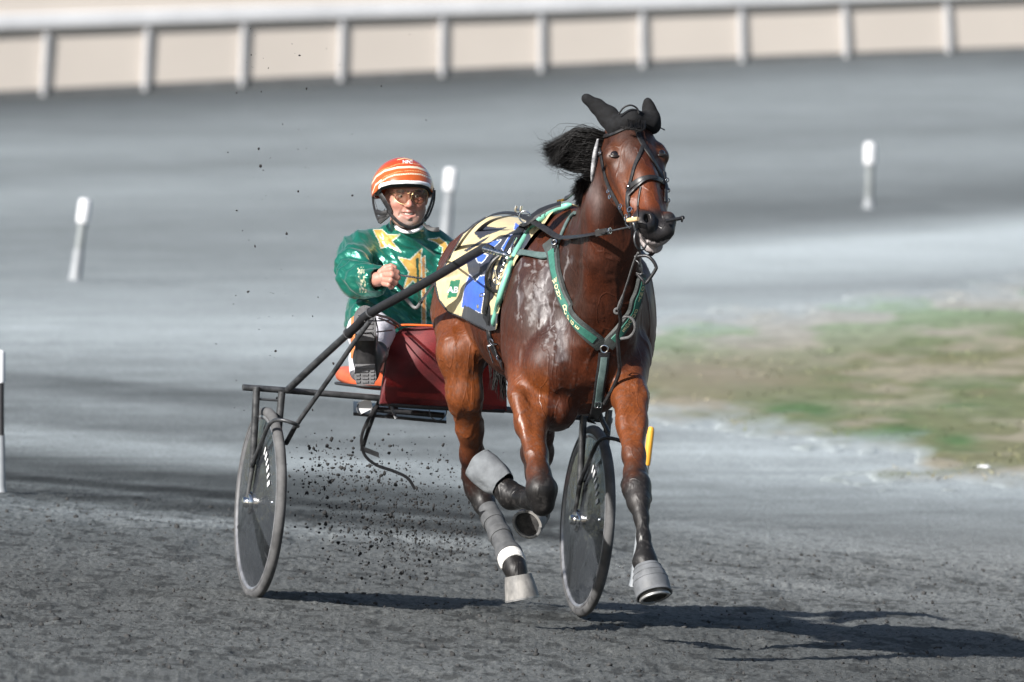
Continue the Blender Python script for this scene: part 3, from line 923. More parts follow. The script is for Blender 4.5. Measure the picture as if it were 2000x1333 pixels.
class Surf:
    """ray and nearest-point look-ups on a finished surface"""
    def __init__(s, V, Q):
        s.t = BVHTree.FromPolygons(V.tolist(), Q.tolist())
    def hit(s, px, py, y0=-12.):
        o = P(px, py, y0); d = (P(px, py, 0) - P(px, py, -20)).normalized()
        p, n, i, dist = s.t.ray_cast(o, d, 30)
        if p is None: return None
        return p, (n if n.dot(d) < 0 else -n)
    def near(s, p):
        q, n, i, d = s.t.find_nearest(Vector(p)); return q, n
    def lay(s, pts, n=40, off=.004, sm=2):
        """photo-pixel polyline -> points and normals lying on the surface (pts may carry a depth, used off the silhouette)"""
        A = spline(pts, n); out, nn = [], []
        last = None
        for a in A:
            h = s.hit(a[0], a[1])
            if h is None:
                y = last if last is not None else -1.8
                p = P(a[0], a[1], y); q, nq = s.near(p); h = (q if (q - p).length < .02 else p, nq)
            last = h[0].y
            out.append(h[0]); nn.append(h[1])
        O = np.array([list(v) for v in out]); Nn = np.array([list(v) for v in nn])
        for _ in range(sm):
            O[1:-1] = (O[:-2] + 2 * O[1:-1] + O[2:]) / 4; Nn[1:-1] = (Nn[:-2] + 2 * Nn[1:-1] + Nn[2:]) / 4
        Nn /= np.linalg.norm(Nn, axis=1, keepdims=True) + 1e-9
        return [Vector(o + k * off) for o, k in zip(O, Nn)], [Vector(k) for k in Nn]
# ------------------------------------------------------------------ the horse: one continuous body
HS = Vector((-.968, -.245, .05)).normalized()         # the horse's right (picture left)
HF = Vector((.242, -.97, 0)); HF = (HF - HS * HF.dot(HS)).normalized()
HU = HS.cross(HF); HU = HU if HU.z > 0 else -HU
AXH = (HS, HF, HU)
horse = empty("horse", P(1060, 1200, -1.4) * 1.0, "bay racehorse at full trot in racing harness pulling the black sulky", "horse")
hf = Field((-.42, -3.12, -.02), (.80, -.12, 2.12), .0062)
E = lambda px, py, y, rs, rf, ru, k=.05: hf.ell(P(px, py, y), AXH, (rs, rf, ru), k)
# trunk
E(978, 560, -.78, .235, .40, .255, .06)
E(985, 520, -.60, .16, .24, .165, .06)
E(908, 580, -.70, .080, .22, .19, .06)
E(1050, 600, -1.25, .252, .55, .295, .08)
E(1128, 600, -1.68, .255, .34, .33, .07)
E(1110, 455, -1.62, .075, .33, .10, .08)
E(1132, 690, -1.83, .225, .25, .215, .06)
# shoulders and breast muscles
E(1030, 640, -1.80, .095, .17, .27, .04)
E(1235, 630, -1.66, .085, .15, .25, .04)
E(1084, 715, -1.985, .12, .095, .125, .035)
E(1182, 700, -1.955, .10, .09, .125, .035)
E(1085, 795, -1.90, .085, .13, .095, .04)
E(1155, 765, -1.85, .09, .13, .09, .04)
E(1058, 800, -2.0, .04, .05, .06, .03)
# neck: broad base to a narrow throat
for (a, b, k) in (((1150, 600, -1.82, 92), (1172, 500, -2.02, 66), .08), ((1172, 500, -2.02, 66), (1188, 410, -2.22, 47), .06), ((1188, 410, -2.22, 47), (1210, 310, -2.36, 42), .05), ((1150, 470, -1.85, 45), (1172, 380, -2.12, 30), .06), ((1172, 380, -2.12, 30), (1205, 260, -2.33, 26), .05)):
    hf.cap(P(*a[:3]), P(*b[:3]), M(a[3], a[2]), M(b[3], b[2]), k, False, (HS, .92))
# two neck cords from jaw to breast
hf.chain([(1182, 400, -2.30, 17), (1165, 500, -2.20, 20), (1150, 600, -2.09, 24), (1142, 670, -2.06, 20)], .05)
hf.chain([(1218, 470, -2.20, 28), (1214, 560, -2.06, 36), (1200, 640, -2.0, 34)], .08)
hf.cap(P(1195, 470, -2.2), P(1180, 640, -2.0), M(26, -2.2), M(36, -2), .08)

# image-left foreleg, folded
hf.chain([(1034, 700, -1.86, 46), (1033, 770, -1.94, 38), (1039, 830, -2.03, 27), (1048, 890, -2.13, 22), (1052, 925, -2.19, 22), (1056, 958, -2.24, 27), (1059, 985, -2.24, 24)], .03)
hf.sph(P(1074, 955, -2.22), M(11, -2.2), .03)
hf.chain([(1060, 972, -2.2, 25), (1036, 976, -2.08, 19), (1015, 972, -1.98, 21), (1000, 969, -1.95, 26), (985, 955, -1.93, 22), (970, 934, -1.91, 19), (956, 918, -1.90, 13)], .02)
hf.cap(P(1012, 775, -2.02), P(1034, 890, -2.15), M(15, -2), M(6, -2), .025)
# image-right foreleg, reaching forward
hf.chain([(1226, 690, -1.86, 46), (1229, 770, -2.02, 34), (1235, 830, -2.15, 25), (1239, 890, -2.27, 20.5), (1241, 925, -2.34, 21), (1243, 953, -2.40, 26), (1247, 982, -2.45, 22)], .03)
hf.chain([(1247, 980, -2.45, 20), (1253, 1012, -2.49, 13.5), (1257, 1050, -2.53, 12.5), (1259, 1076, -2.555, 15), (1260, 1097, -2.575, 23), (1264, 1112, -2.595, 19), (1270, 1128, -2.62, 15)], .022)
hf.sph(P(1252, 940, -2.40), M(15, -2.4), .02); hf.sph(P(1246, 972, -2.45), M(13, -2.4), .02)
hf.sph(P(1222, 948, -2.36), M(10, -2.4), .02); hf.sph(P(1264, 975, -2.42), M(9, -2.4), .02)
hf.cap(P(1214, 775, -2.08), P(1229, 890, -2.30), M(13, -2), M(7, -2), .02)
hf.cap(P(1251, 770, -2.05), P(1249, 870, -2.27), M(13, -2), M(6, -2), .02)
# image-left hind leg, swinging forward under the body
hf.chain([(905, 610, -.74, 60), (901, 690, -.98, 43), (908, 770, -.97, 31), (918, 840, -.86, 23.5), (923, 890, -.77, 20.5), (930, 925, -.70, 24), (937, 955, -.68, 25), (946, 985, -.71, 20)], .04)
hf.sph(P(914, 932, -.62), M(14, -.6), .02)
hf.chain([(946, 985, -.71, 20), (958, 1012, -.78, 18), (978, 1052, -.91, 17), (992, 1080, -.99, 19), (1001, 1098, -1.04, 23), (1007, 1114, -1.07, 20), (1012, 1130, -1.085, 19)], .022)
hf.cap(P(880, 640, -.85), P(893, 800, -.95), M(17, -.9), M(9, -.9), .025)
hf.cap(P(930, 660, -1.0), P(925, 790, -1.0), M(15, -.9), M(9, -.9), .025)
# image-right hind leg, mostly behind the fore legs
hf.chain([(1060, 620, -.60, 70), (1066, 700, -.78, 52), (1056, 780, -.56, 37), (1050, 850, -.36, 27), (1048, 885, -.27, 28), (1048, 925, -.32, 19), (1050, 965, -.40, 18), (1052, 985, -.45, 22), (1048, 1005, -.50, 23)], .04)

# head, built in its own frame: u across, v from poll to muzzle, w out of the face
HO = P(1233, 226, -2.44); HT = P(1295, 462, -2.84)
hv = (HT - HO).normalized()
hl = Vector((.93, .31, .085)); hl = (hl - hv * hl.dot(hv)).normalized()
hw = hl.cross(hv); hw = hw if hw.y < 0 else -hw
AXB = (hl, hv, hw)
def Hd(u, v, w):
    v = float(np.interp(v, [-.2, 0, .2, .55, .8], [-.2, 0, .150, .502, .745]))
    u = u * float(np.interp(v, [0, .2, .35, .5, .6], [1.06, 1.08, 1.14, 1.26, 1.26]))
    return HO + hl * u + hv * v + hw * w
def he(u, v, w, a, b_, c, k=.02, sub=False): hf.ell(Hd(u, v, w), AXB, (a * float(np.interp(v, [.1, .3, .55], [1.06, 1.1, 1.24])), b_, c), k, sub)
def hc(p, q, r0, r1, k=.02, sub=False, sq=None): hf.cap(Hd(*p), Hd(*q), r0, r1, k, sub, sq)
he(0, .075, -.085, .078, .12, .085, .04)
he(0, .165, -.062, .086, .115, .062, .03)
hc((0, .20, -.055), (0, .33, -.048), .062, .050, .03)
hc((0, .33, -.048), (0, .50, -.052), .050, .040, .03)
for s_ in (-1, 1):
    he(s_ * .086, .185, -.062, .026, .042, .036, .025)          # brow ridge and eye socket
    he(s_ * .100, .205, -.062, .018, .024, .022, .012)
    hc((s_ * .072, .235, -.085), (s_ * .052, .42, -.075), .030, .020, .03)   # facial crest
    he(s_ * .060, .215, -.165, .036, .125, .085, .03)            # cheek plate
    hc((s_ * .050, .30, -.165), (s_ * .026, .52, -.115), .038, .024, .03)
    hc((s_ * .034, .25, -.10), (s_ * .030, .48, -.085), .05, .032, .03)
    he(s_ * (.043 if s_ < 0 else .045), .535, -.042 if s_ < 0 else -.050, .026 if s_ < 0 else .023, .046 if s_ < 0 else .038, .036 if s_ < 0 else .031, .014)           # nostril wing
    he(s_ * .028, .575, -.060, .030, .036, .036, .015)
he(0, .548, -.084, .038, .054, .043, .025)
he(0, .597, -.078, .040, .026, .040, .015)
he(0, .575, -.138, .034, .042, .022, .010)
he(0, .540, -.145, .033, .04, .028, .02)
for s_ in (-1, 1):
    hc((s_ * .045, .50, -.108), (s_ * .034, .585, -.112), .0035, .0045, .006, True)   # mouth corner
    hc((s_ * .058, .29, -.072), (s_ * .05, .37, -.062), .006, .003, .03, True)
hc((-.030, .597, -.113), (.030, .597, -.113), .005, .005, .006, True)
def probe(px, py, y0=-3.1, y1=-1.9):
    for y in np.linspace(y0, y1, 500):
        p = P(px, py, float(y)); i = np.round((np.array(p) - hf.lo) / hf.h).astype(int)
        if np.all(i >= 0) and np.all(i < hf.n) and hf.A[tuple(i)] < 0: return p
    return P(px, py, -2.8)
n_ax = (hl * .97 + hv * .25).normalized(); n_up = (hv * .97 - hl * .25).normalized(); n_in = hw
for (x_, y_, sg) in ((1263, 429, 1), (1324, 424, -1)):
    c0 = probe(x_, y_)
    for k in range(12 if sg > 0 else 0):
        a = 2 * math.pi * k / 12
        hf.sph(c0 + n_ax * (.0150 * math.cos(a)) + n_up * (.025 * math.sin(a)) + n_in * -.0135, .0105, .026)
    hf.ell(c0 + n_in * .002, (n_ax, n_up, n_in), (.0115, .0215, .024), .008, True)
for a, b_ in zip(((1250, 455), (1262, 467), (1284, 473)), ((1262, 467), (1284, 473), (1306, 466))):
    hf.cap(probe(*a), probe(*b_), .0045, .0045, .006, True)
EYE_L = probe(1200, 300)
_d = EYE_L - HO; EYE_R = HO + hl * (-_d.dot(hl)) + hv * _d.dot(hv) + hw * _d.dot(hw)
hV, hQ = hf.mesh(2)
del hf
# keep the largest skin only (drop stray specks)
N_h = normals(hV, hQ)
# muscle lines, veins and skin folds, all real relief
p_ = hV
rid = 1 - np.abs(2 * fbm(p_ * np.array([9, 9, 3.2]) + 3, 3) - 1)
vein = smooth01(.90, .985, 1 - np.abs(2 * vnoise(p_ * np.array([16, 16, 6.]) + 11) - 1))
low = fbm(p_ * np.array([7, 7, 5.]) + 1, 2) - .5
qh = toPx(hV)
up = smooth01(.35, .8, hV[:, 2]) * (1 - smooth01(-2.2, -2.35, hV[:, 1]))
hV = hV + N_h * ((.016 * low + .0026 * vein + .010 * (rid - .75)) * up)[:, None]
wr = np.sin(qh[:, 1] / 3.3 + 6 * fbm(p_ * 6, 2)) * np.exp(-((qh[:, 1] - 770) / 45) ** 2) * (hV[:, 1] > -1.15) * smooth01(.45, .6, fbm(p_ * np.array([5, 5, 9.]) + 4, 2))
hV = hV + N_h * (.0016 * wr)[:, None]
N_h = normals(hV, hQ)
# coat colour: dark bay, black points; tan on limbs and face paints lit highlights
bay = np.array([.052, .0125, .0046]); dark = np.array([.017, .0075, .0052]); tan = np.array([.150, .042, .0110]); black = np.array([.0070, .0064, .0064])
x, y, z = hV.T; qx, qy = qh.T
f3 = fbm(hV * 6, 3)[:, None]
c = bay * (.75 + .5 * f3)
mixto = lambda c, col, w: c + (np.array(col) - c) * np.clip(w, 0, 1)[:, None]
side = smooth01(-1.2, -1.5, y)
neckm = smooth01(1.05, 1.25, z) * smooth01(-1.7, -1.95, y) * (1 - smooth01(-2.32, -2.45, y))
c = mixto(c, dark * 1.5, .80 * neckm * smooth01(.3, .6, fbm(hV * np.array([8, 8, 2.]) + 2, 3)))  # dark brown neck, with the shadow of the head painted in
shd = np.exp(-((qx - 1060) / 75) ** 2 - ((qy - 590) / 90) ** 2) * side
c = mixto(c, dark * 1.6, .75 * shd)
c = mixto(c, tan, .75 * smooth01(.50, .60, z) * (1 - smooth01(.92, 1.05, z)) * (np.abs(qx - 1130) > 60) * smooth01(-1.75, -1.95, y))
c = mixto(c, tan * .95, .8 * (y > -1.2) * smooth01(.58, .7, z) * (1 - smooth01(1.0, 1.35, z)) * (qx < 955))
c = mixto(c, dark * 1.7, .7 * (y > -1.35) * (qx > 935) * smooth01(1.3, 1.0, z))  # flank shade between hind leg and foreleg painted into the coat
hd = smooth01(-2.40, -2.46, y) * smooth01(1.42, 1.50, z)
loc = np.stack([(hV - np.array(HO)) @ np.array(a_) for a_ in (hl, hv, hw)], -1)
headm = (loc[:, 1] > -.02) & (loc[:, 2] > -.3) & (loc[:, 1] < .66) & (np.abs(loc[:, 0]) < .16) & (y < -2.38) & (z > 1.35)
hm = headm.astype(float)
c = mixto(c, bay * .85, hm)
c = mixto(c, dark * 1.8, hm * np.exp(-((loc[:, 1] - .10) / .09) ** 2) * .9)
c = mixto(c, [.135, .036, .012], hm * .85 * np.exp(-((loc[:, 1] - .38) / .09) ** 2) * (1 - .4 * np.exp(-(loc[:, 0] / .018) ** 2)))
c = mixto(c, [.10, .033, .013], hm * .8 * np.exp(-((loc[:, 1] - .28) / .06) ** 2 - ((loc[:, 0] + .06) / .035) ** 2))
c = mixto(c, [.11, .035, .013], hm * .6 * np.exp(-((loc[:, 1] - .15) / .05) ** 2 - ((np.abs(loc[:, 0]) - .085) / .03) ** 2))
mz = hm * smooth01(.435, .49, loc[:, 1] + .03 * (f3[:, 0] - .5) - .35 * np.clip(loc[:, 2] + .03, -.2, 0))
c = mixto(c, [.017, .0155, .016], mz)
chin = (poly_sd(qx, qy, [(1250, 457), (1262, 470), (1284, 477), (1306, 470), (1305, 484), (1286, 494), (1262, 488), (1252, 472)]) < 1.5) * hm
c = mixto(c, [.27, .24, .235], chin * .9)
zl = np.where(y < -1.5, .12, 0.)
legf = 1 - smooth01(.44 + zl, .68 + zl, z + .22 * (fbm(hV * np.array([14, 14, 5.]) + 6, 3) - .5))
c = mixto(c, black * 1.2, legf)
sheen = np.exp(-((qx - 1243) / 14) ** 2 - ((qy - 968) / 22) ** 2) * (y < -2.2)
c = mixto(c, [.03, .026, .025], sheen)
# dried sweat on shoulder and chest
rdg = 1 - np.abs(2 * fbm(np.stack([qx / 17. + 1.5 * fbm(np.stack([qx / 30., qy / 30., 0 * qx], -1), 2), qy / 52., 0 * qx + 5], -1), 3) - 1)
sw = fbm(np.stack([qx / 22., qy / 46., 0 * qx + 2], -1), 4) + .16 * vnoise(np.stack([qx / 7., qy / 16., 0 * qx], -1))
def bl(cx, cy, rx, ry): return np.exp(-((qx - cx) / rx) ** 2 - ((qy - cy) / ry) ** 2)
area = np.clip(1.0 * bl(1025, 580, 22, 60) + .95 * bl(1070, 590, 22, 70) + .8 * bl(1088, 640, 26, 40) + .6 * bl(1105, 520, 16, 40) + .45 * bl(1090, 700, 24, 22) + .5 * bl(1050, 500, 40, 26), 0, 1) * (y < -1.45) * (z > .9)
foam = smooth01(.54, .62, sw * (.55 + .62 * area)) * smooth01(.15, .5, area)
c = mixto(c, [.040, .026, .025], area * .55)
c = mixto(c, [.125, .115, .120], foam * .42)
c = mixto(c, [.30, .285, .29], smooth01(.90, .965, rdg) * smooth01(.25, .6, area) * .42)
c = mixto(c, [.26, .25, .25], smooth01(.66, .72, fbm(np.stack([qx / 9., qy / 14., 0 * qx + 7], -1), 3)) * smooth01(.2, .5, area) * .42)
nb = np.clip(bl(1152, 340, 6, 40) + .5 * bl(1165, 385, 10, 40), 0, 1) * (y > -2.5) * (z > 1.4)
c = mixto(c, [.22, .21, .21], nb * .6)
spk = smooth01(.70, .76, vnoise(hV * 95)) * (1 - smooth01(.9, 1.3, z)) * .22
c = mixto(c, [.075, .07, .066], spk)
c = np.clip(c, .004, 1)

def coat_mat():
    m, N, L, b = new_mat("horse coat")
    at = N.new("ShaderNodeVertexColor"); at.layer_name = "Col"
    tc = N.new("ShaderNodeTexCoord")
    mp = N.new("ShaderNodeMapping"); mp.inputs["Scale"].default_value = (1, 1, .28); L.new(tc.outputs["Object"], mp.inputs[0])
    n1 = N.new("ShaderNodeTexNoise"); n1.inputs["Scale"].default_value = 190; n1.inputs["Detail"].default_value = 4; L.new(mp.outputs[0], n1.inputs["Vector"])
    n2 = N.new("ShaderNodeTexNoise"); n2.inputs["Scale"].default_value = 11; n2.inputs["Detail"].default_value = 5; L.new(mp.outputs[0], n2.inputs["Vector"])
    mr = N.new("ShaderNodeMapRange"); mr.inputs["From Min"].default_value = .3; mr.inputs["From Max"].default_value = .7; mr.inputs["To Min"].default_value = .72; mr.inputs["To Max"].default_value = 1.28
    L.new(n1.outputs["Fac"], mr.inputs[0])
    mx = N.new("ShaderNodeMix"); mx.data_type = 'RGBA'; mx.blend_type = 'MULTIPLY'; mx.inputs[0].default_value = 1
    L.new(at.outputs[0], mx.inputs[6]); L.new(mr.outputs[0], mx.inputs[7]); L.new(mx.outputs[2], b.inputs["Base Color"])
    r2 = N.new("ShaderNodeMapRange"); r2.inputs["From Min"].default_value = .3; r2.inputs["From Max"].default_value = .7; r2.inputs["To Min"].default_value = .28; r2.inputs["To Max"].default_value = .62
    L.new(n2.outputs["Fac"], r2.inputs[0]); L.new(r2.outputs[0], b.inputs["Roughness"])
    bp = N.new("ShaderNodeBump"); bp.inputs["Strength"].default_value = .35; bp.inputs["Distance"].default_value = .0016
    L.new(n1.outputs["Fac"], bp.inputs["Height"])
    bp2 = N.new("ShaderNodeBump"); bp2.inputs["Strength"].default_value = .5; bp2.inputs["Distance"].default_value = .012
    L.new(n2.outputs["Fac"], bp2.inputs["Height"]); L.new(bp.outputs[0], bp2.inputs["Normal"])
    n3 = N.new("ShaderNodeTexNoise"); n3.inputs["Scale"].default_value = 7.5; n3.inputs["Detail"].default_value = 2.5; n3.inputs["Distortion"].default_value = .6; L.new(mp.outputs[0], n3.inputs["Vector"])
    s3 = N.new("ShaderNodeMath"); s3.operation = 'SUBTRACT'; s3.inputs[1].default_value = .5; L.new(n3.outputs["Fac"], s3.inputs[0])
    a3 = N.new("ShaderNodeMath"); a3.operation = 'ABSOLUTE'; L.new(s3.outputs[0], a3.inputs[0])
    r3 = N.new("ShaderNodeMapRange"); r3.interpolation_type = 'SMOOTHSTEP'; r3.inputs["From Min"].default_value = 0; r3.inputs["From Max"].default_value = .022; r3.inputs["To Min"].default_value = 1; r3.inputs["To Max"].default_value = 0
    L.new(a3.outputs[0], r3.inputs[0])
    bp3 = N.new("ShaderNodeBump"); bp3.inputs["Strength"].default_value = .32; bp3.inputs["Distance"].default_value = .004
    L.new(r3.outputs[0], bp3.inputs["Height"]); L.new(bp2.outputs[0], bp3.inputs["Normal"]); L.new(bp3.outputs[0], b.inputs["Normal"])
    b.inputs["Specular IOR Level"].default_value = .33
    b.inputs["Sheen Weight"].default_value = 0
    return m
M_coat = coat_mat()
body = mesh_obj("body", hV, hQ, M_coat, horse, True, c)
HB = Surf(hV, hQ)

# eyes
m_eye, N, L, b = new_mat("horse eye"); b.inputs["Base Color"].default_value = (.008, .005, .004, 1); b.inputs["Roughness"].default_value = .06; b.inputs["Coat Weight"].default_value = 1
def ball(name, c_, r, ax, rad, m_, parent, sub=3):
    bm = bmesh.new(); bmesh.ops.create_icosphere(bm, subdivisions=sub, radius=1)
    V = [c_ + ax[0] * (v.co.x * rad[0]) + ax[1] * (v.co.y * rad[1]) + ax[2] * (v.co.z * rad[2]) for v in bm.verts]
    bm.verts.index_update(); Fc = [tuple(v.index for v in f.verts) for f in bm.faces]; bm.free()
    return mesh_obj(name, V, Fc, m_, parent)
M_lid = mat("eyelid", (.02, .014, .012), None, .4)
for s_ in (-1, 1):
    ec = (EYE_L - hw * .0115 + hl * .003) if s_ < 0 else (EYE_R - hw * .0115 - hl * .003)
    ball("eye", ec, 1, AXB, (.0205, .0185, .020), m_eye, horse)
    lm = MB()
    for sg in (-1, 1):
        pts = [ec + hl * (.024 * math.sin(t)) + hv * (sg * .0165 * math.cos(t)) + hw * (.0115 * math.cos(t) + .001) for t in np.linspace(-1.4, 1.4, 10)]
        lm.tube(pts, [.002, .003, .004, .0045, .0045, .0045, .0045, .004, .003, .002], 8)
    lm.build("eyelid", M_lid, horse)

# hooves with boots
def cone_shell(name, a, b_, r0, r1, m_, parent, thick=.005, lip=.0, n=40, wob=.0, flat=1.0):
    """open-ended bell from a (top) to b (mouth)"""
    a, b_ = Vector(a), Vector(b_); ax = (b_ - a).normalized(); x = ax.orthogonal().normalized(); y_ = ax.cross(x)
    prof = []
    k = 12
    for i in range(k + 1):
        t = i / k; r = r0 + (r1 - r0) * (t ** .8) + .17 * r1 * math.sin(math.pi * t) * .6
        prof.append((a.lerp(b_, t), r))
    prof.append((b_ + ax * .003, r1 + lip)); prof.append((b_ + ax * .004, r1 - thick)); 
    for i in range(k, -1, -3):
        t = i / k; prof.append((a.lerp(b_, t), max(r0 + (r1 - r0) * t - thick, .004)))
    V, Fc = [], []
    for (c_, r) in prof:
        for j in range(n):
            an = 2 * math.pi * j / n
            w = 1 + wob * (float(vnoise(np.array([math.cos(an) * 2 + 7, math.sin(an) * 2 + 7, (c_ - a).length * 25]))) - .5)
            V.append(c_ + (x * math.cos(an) + y_ * math.sin(an) * flat) * r * w)
    for i in range(len(prof) - 1):
        for j in range(n):
            Fc.append((i * n + j, i * n + (j + 1) % n, (i + 1) * n + (j + 1) % n, (i + 1) * n + j))
    return mesh_obj(name, V, Fc, m_, parent)
M_bell = mat("dusty grey rubber", (.15, .157, .17), (.08, .085, .09), .62, 0, 16, .35, 120, contrast=(.3, .7), bdist=.002)
M_hoof = mat("dusty hoof", (.26, .25, .235), (.10, .098, .095), .6, 0, 22, .4, 140, contrast=(.35, .65), stretch=(1, 1, .5), bdist=.002)
M_sole = mat("dark hoof sole", (.055, .052, .050), (.016, .016, .016), .85, 0, 40, .5, 120)
M_shoe = mat("worn horse shoe", (.42, .42, .42), (.24, .24, .24), .4, .6, 40)
def hoof(a, b_, r0, r1, m_, sole_in=.01):
    a, b_ = Vector(a), Vector(b_); ax = (b_ - a).normalized()
    mb = MB(); n = 36; x = ax.orthogonal().normalized(); y_ = ax.cross(x)
    V, Fc = [], []
    rings = [(a, r0 * .7), (a, r0), (a.lerp(b_, .3), r0 + (r1 - r0) * .35), (a.lerp(b_, .7), r0 + (r1 - r0) * .75), (b_, r1), (b_, r1 * .82), (b_ - ax * sole_in, r1 * .74), (b_ - ax * sole_in, .001)]
    for (c_, r) in rings:
        for j in range(n):
            an = 2 * math.pi * j / n; V.append(c_ + (x * math.cos(an) + y_ * math.sin(an)) * r)
    mi = []
    for i in range(len(rings) - 1):
        for j in range(n):
            Fc.append((i * n + j, i * n + (j + 1) % n, (i + 1) * n + (j + 1) % n, (i + 1) * n + j)); mi.append(1 if i >= 5 else 0)
    o = mesh_obj("hoof", V, Fc, [m_, M_sole], horse, True, None, mi)
    sharp(o, 40)
    rg = MB(); pts = [b_ + ax * .002 + (x * math.cos(t) + y_ * math.sin(t)) * r1 * .92 for t in np.linspace(-2.3, 2.3, 30)]
    rg.ribbon(pts, [ax] * 30, r1 * .2, .006); rg.build("horseshoe", M_shoe, horse)
# reaching foreleg: grey bell boot, dark sole towards the viewer
t0, t1 = P(1263, 1106, -2.60), P(1279, 1168, -2.66)
hoof(t0.lerp(t1, .2), t1 + Vector((.0, .012, .002)), M(26, -2.6), M(31, -2.7), M_hoof)
bnd = []
bbt = cone_shell("bell_boot", t0, t1 - (t1 - t0) * .10, M(24.5, -2.6), M(35.5, -2.7), M_bell, horse, .005, .003, wob=.05)
for k, rr_ in ((.10, 27.2), (.30, 31.4), (.52, 34.4)):
    rg_ = MB(); rg_.ring(t0.lerp(t1, k * .9), t1 - t0, M(rr_, -2.6), .0026, 40, 8); rg_.build("boot_band", M_bell, horse)
# folded foreleg: pale grey boot turned up behind
t0, t1 = P(984, 948, -1.935), P(938, 908, -1.86)
hoof(t0.lerp(t1, .3), t1, M(24, -1.9), M(29, -1.9), M_hoof)
bb = cone_shell("bell_boot", t0 + (t0 - t1) * .0, t1, M(27, -1.9), M(33.5, -1.86), mat("pale grey rubber", (.165, .178, .19), (.085, .092, .10), .85, 0, 11, .6, 60, contrast=(.3, .7)), horse, .005, .002, wob=.20)
bb["label"] = "pale grey bell boot"
ax_ = (t1 - t0).normalized()
# leading hind hoof: bare dusty hoof
t0, t1 = P(1012, 1124, -1.085), P(1020, 1169, -1.09)
hoof(t0, t1, M(26.5, -1.1), M(34, -1.15), M_hoof)
# trailing hind hoof, sole turned to the viewer
t0, t1 = P(1052, 1000, -.46), P(1030, 1024, -.545)
hoof(t0, t1, M(25, -.5), M(31, -.5), M_hoof, .006)
# shin boot and white wrap on the leading hind leg
def sleeve(name, pts, rad, m_, n=28, wob=.05, thick=.004):
    pts = [Vector(p) for p in pts]; V, Fc = [], []
    full = [(p, r) for p, r in zip(pts, rad)] + [(p, r - thick) for p, r in zip(pts[::-1], rad[::-1])]
    for i, (p, r) in enumerate(full):
        j = i if i < len(pts) else 2 * len(pts) - 1 - i
        t = (pts[min(j + 1, len(pts) - 1)] - pts[max(j - 1, 0)]).normalized()
        x = t.cross(Vector((0, 1, .2))).normalized(); yv = x.cross(t)
        for k in range(n):
            an = 2 * math.pi * k / n
            w = 1 + wob * (float(vnoise(np.array([math.cos(an) * 1.7 + 9, math.sin(an) * 1.7 + 9, j * .6]))) - .5)
            V.append(p + (x * math.cos(an) + yv * math.sin(an)) * r * w)
    for i in range(len(full)):
        i2 = (i + 1) % len(full)
        for k in range(n): Fc.append((i * n + k, i * n + (k + 1) % n, i2 * n + (k + 1) % n, i2 * n + k))
    o = mesh_obj(name, V, Fc, m_, horse); sharp(o, 50); return o
M_neo = mat("grey neoprene", (.085, .088, .092), (.05, .052, .055), .7, 0, 30, .3, 300)
sleeve("shin_boot", Pl([(953, 994, -.745), (962, 1015, -.79), (975, 1042, -.88), (985, 1064, -.945), (994, 1084, -1.0)]), [M(r, -.9) for r in (19.5, 21, 21, 21.5, 24)], M_neo)
for (p_a, p_b, r_) in (((960, 1012, -.785), (966, 1024, -.82), 23.5), ((974, 1040, -.875), (980, 1052, -.91), 24.0)):
    sleeve("boot_strap", Pl([p_a, tuple((np.array(p_a) + np.array(p_b)) / 2), p_b]), [M(r_ - 1, -.9), M(r_, -.9), M(r_ - 1, -.9)], M_neo)
M_wrap = mat("white cotton wrap", (.74, .72, .69), (.50, .49, .47), .85, 0, 30, .5, 160)
sleeve("fetlock_wrap", Pl([(996, 1088, -1.01), (1000, 1096, -1.035), (1004, 1104, -1.06)]), [M(r, -1.0) for r in (25.5, 27, 24.5)], M_wrap)
sleeve("wrap_strap", Pl([(990.5, 1077, -.975), (994, 1083, -.995), (997, 1089, -1.015)]), [M(r, -1.0) for r in (25.5, 27.5, 27)], M_neo)

# ears (part of the head, dark) are inside the ear hood; mane and tail as many strands
M_hair = mat("black horse hair", (.010, .009, .009), (.004, .004, .004), .5, 0, 40, 0, 200, spec=.3)
def strands(name, root_a, root_b, mids, tips, n, r, parent, spread=.02, seed=1):
    """hair lock: n tapered strands from the root line through mids to tips (photo pixels and depth)"""
    rg = np.random.default_rng(seed); mb = MB()
    for i in range(n):
        u = rg.random()
        ra = np.array(root_a) * (1 - u) + np.array(root_b) * u
        w = rg.random(); k = rg.integers(0, len(tips))
        pts = [ra]
        for md in mids: pts.append(np.array(md[0]) * (1 - u) + np.array(md[1]) * u + rg.normal(0, 1, 3) * np.array([4, 4, .012]) * spread * 50)
        if rg.random() < .35 and len(pts) > 2: pts.pop()
        tp = np.array(tips[k]) + rg.normal(0, 1, 3) * np.array([9, 8, .03]) * spread * 50
        pts.append(tp)
        W_ = Pl(pts, 9)
        rr = r * rg.uniform(.6, 1.3)
        mb.tube(W_, [rr * f for f in (1, 1, .98, .95, .9, .8, .6, .4, .15)], 5, cap=False)
    return mb.build(name, M_hair, parent, auto=False)
strands("mane", (1196, 268, -2.36), (1188, 345, -2.30), [((1165, 256, -2.37), (1152, 338, -2.30)), ((1128, 252, -2.36), (1122, 334, -2.30)), ((1098, 268, -2.34), (1092, 318, -2.30))], [(1068, 284, -2.33), (1064, 292, -2.33), (1066, 304, -2.32), (1072, 318, -2.31), (1080, 322, -2.34), (1076, 300, -2.31)], 1000, .0012, horse, .012, 3)
strands("flyaway_hair", (1190, 262, -2.36), (1185, 350, -2.30), [((1150, 250, -2.37), (1140, 350, -2.30)), ((1105, 256, -2.36), (1100, 338, -2.30))], [(1072, 276, -2.33), (1060, 300, -2.33), (1074, 334, -2.31), (1096, 344, -2.31), (1084, 262, -2.31)], 110, .0007, horse, .03, 8)
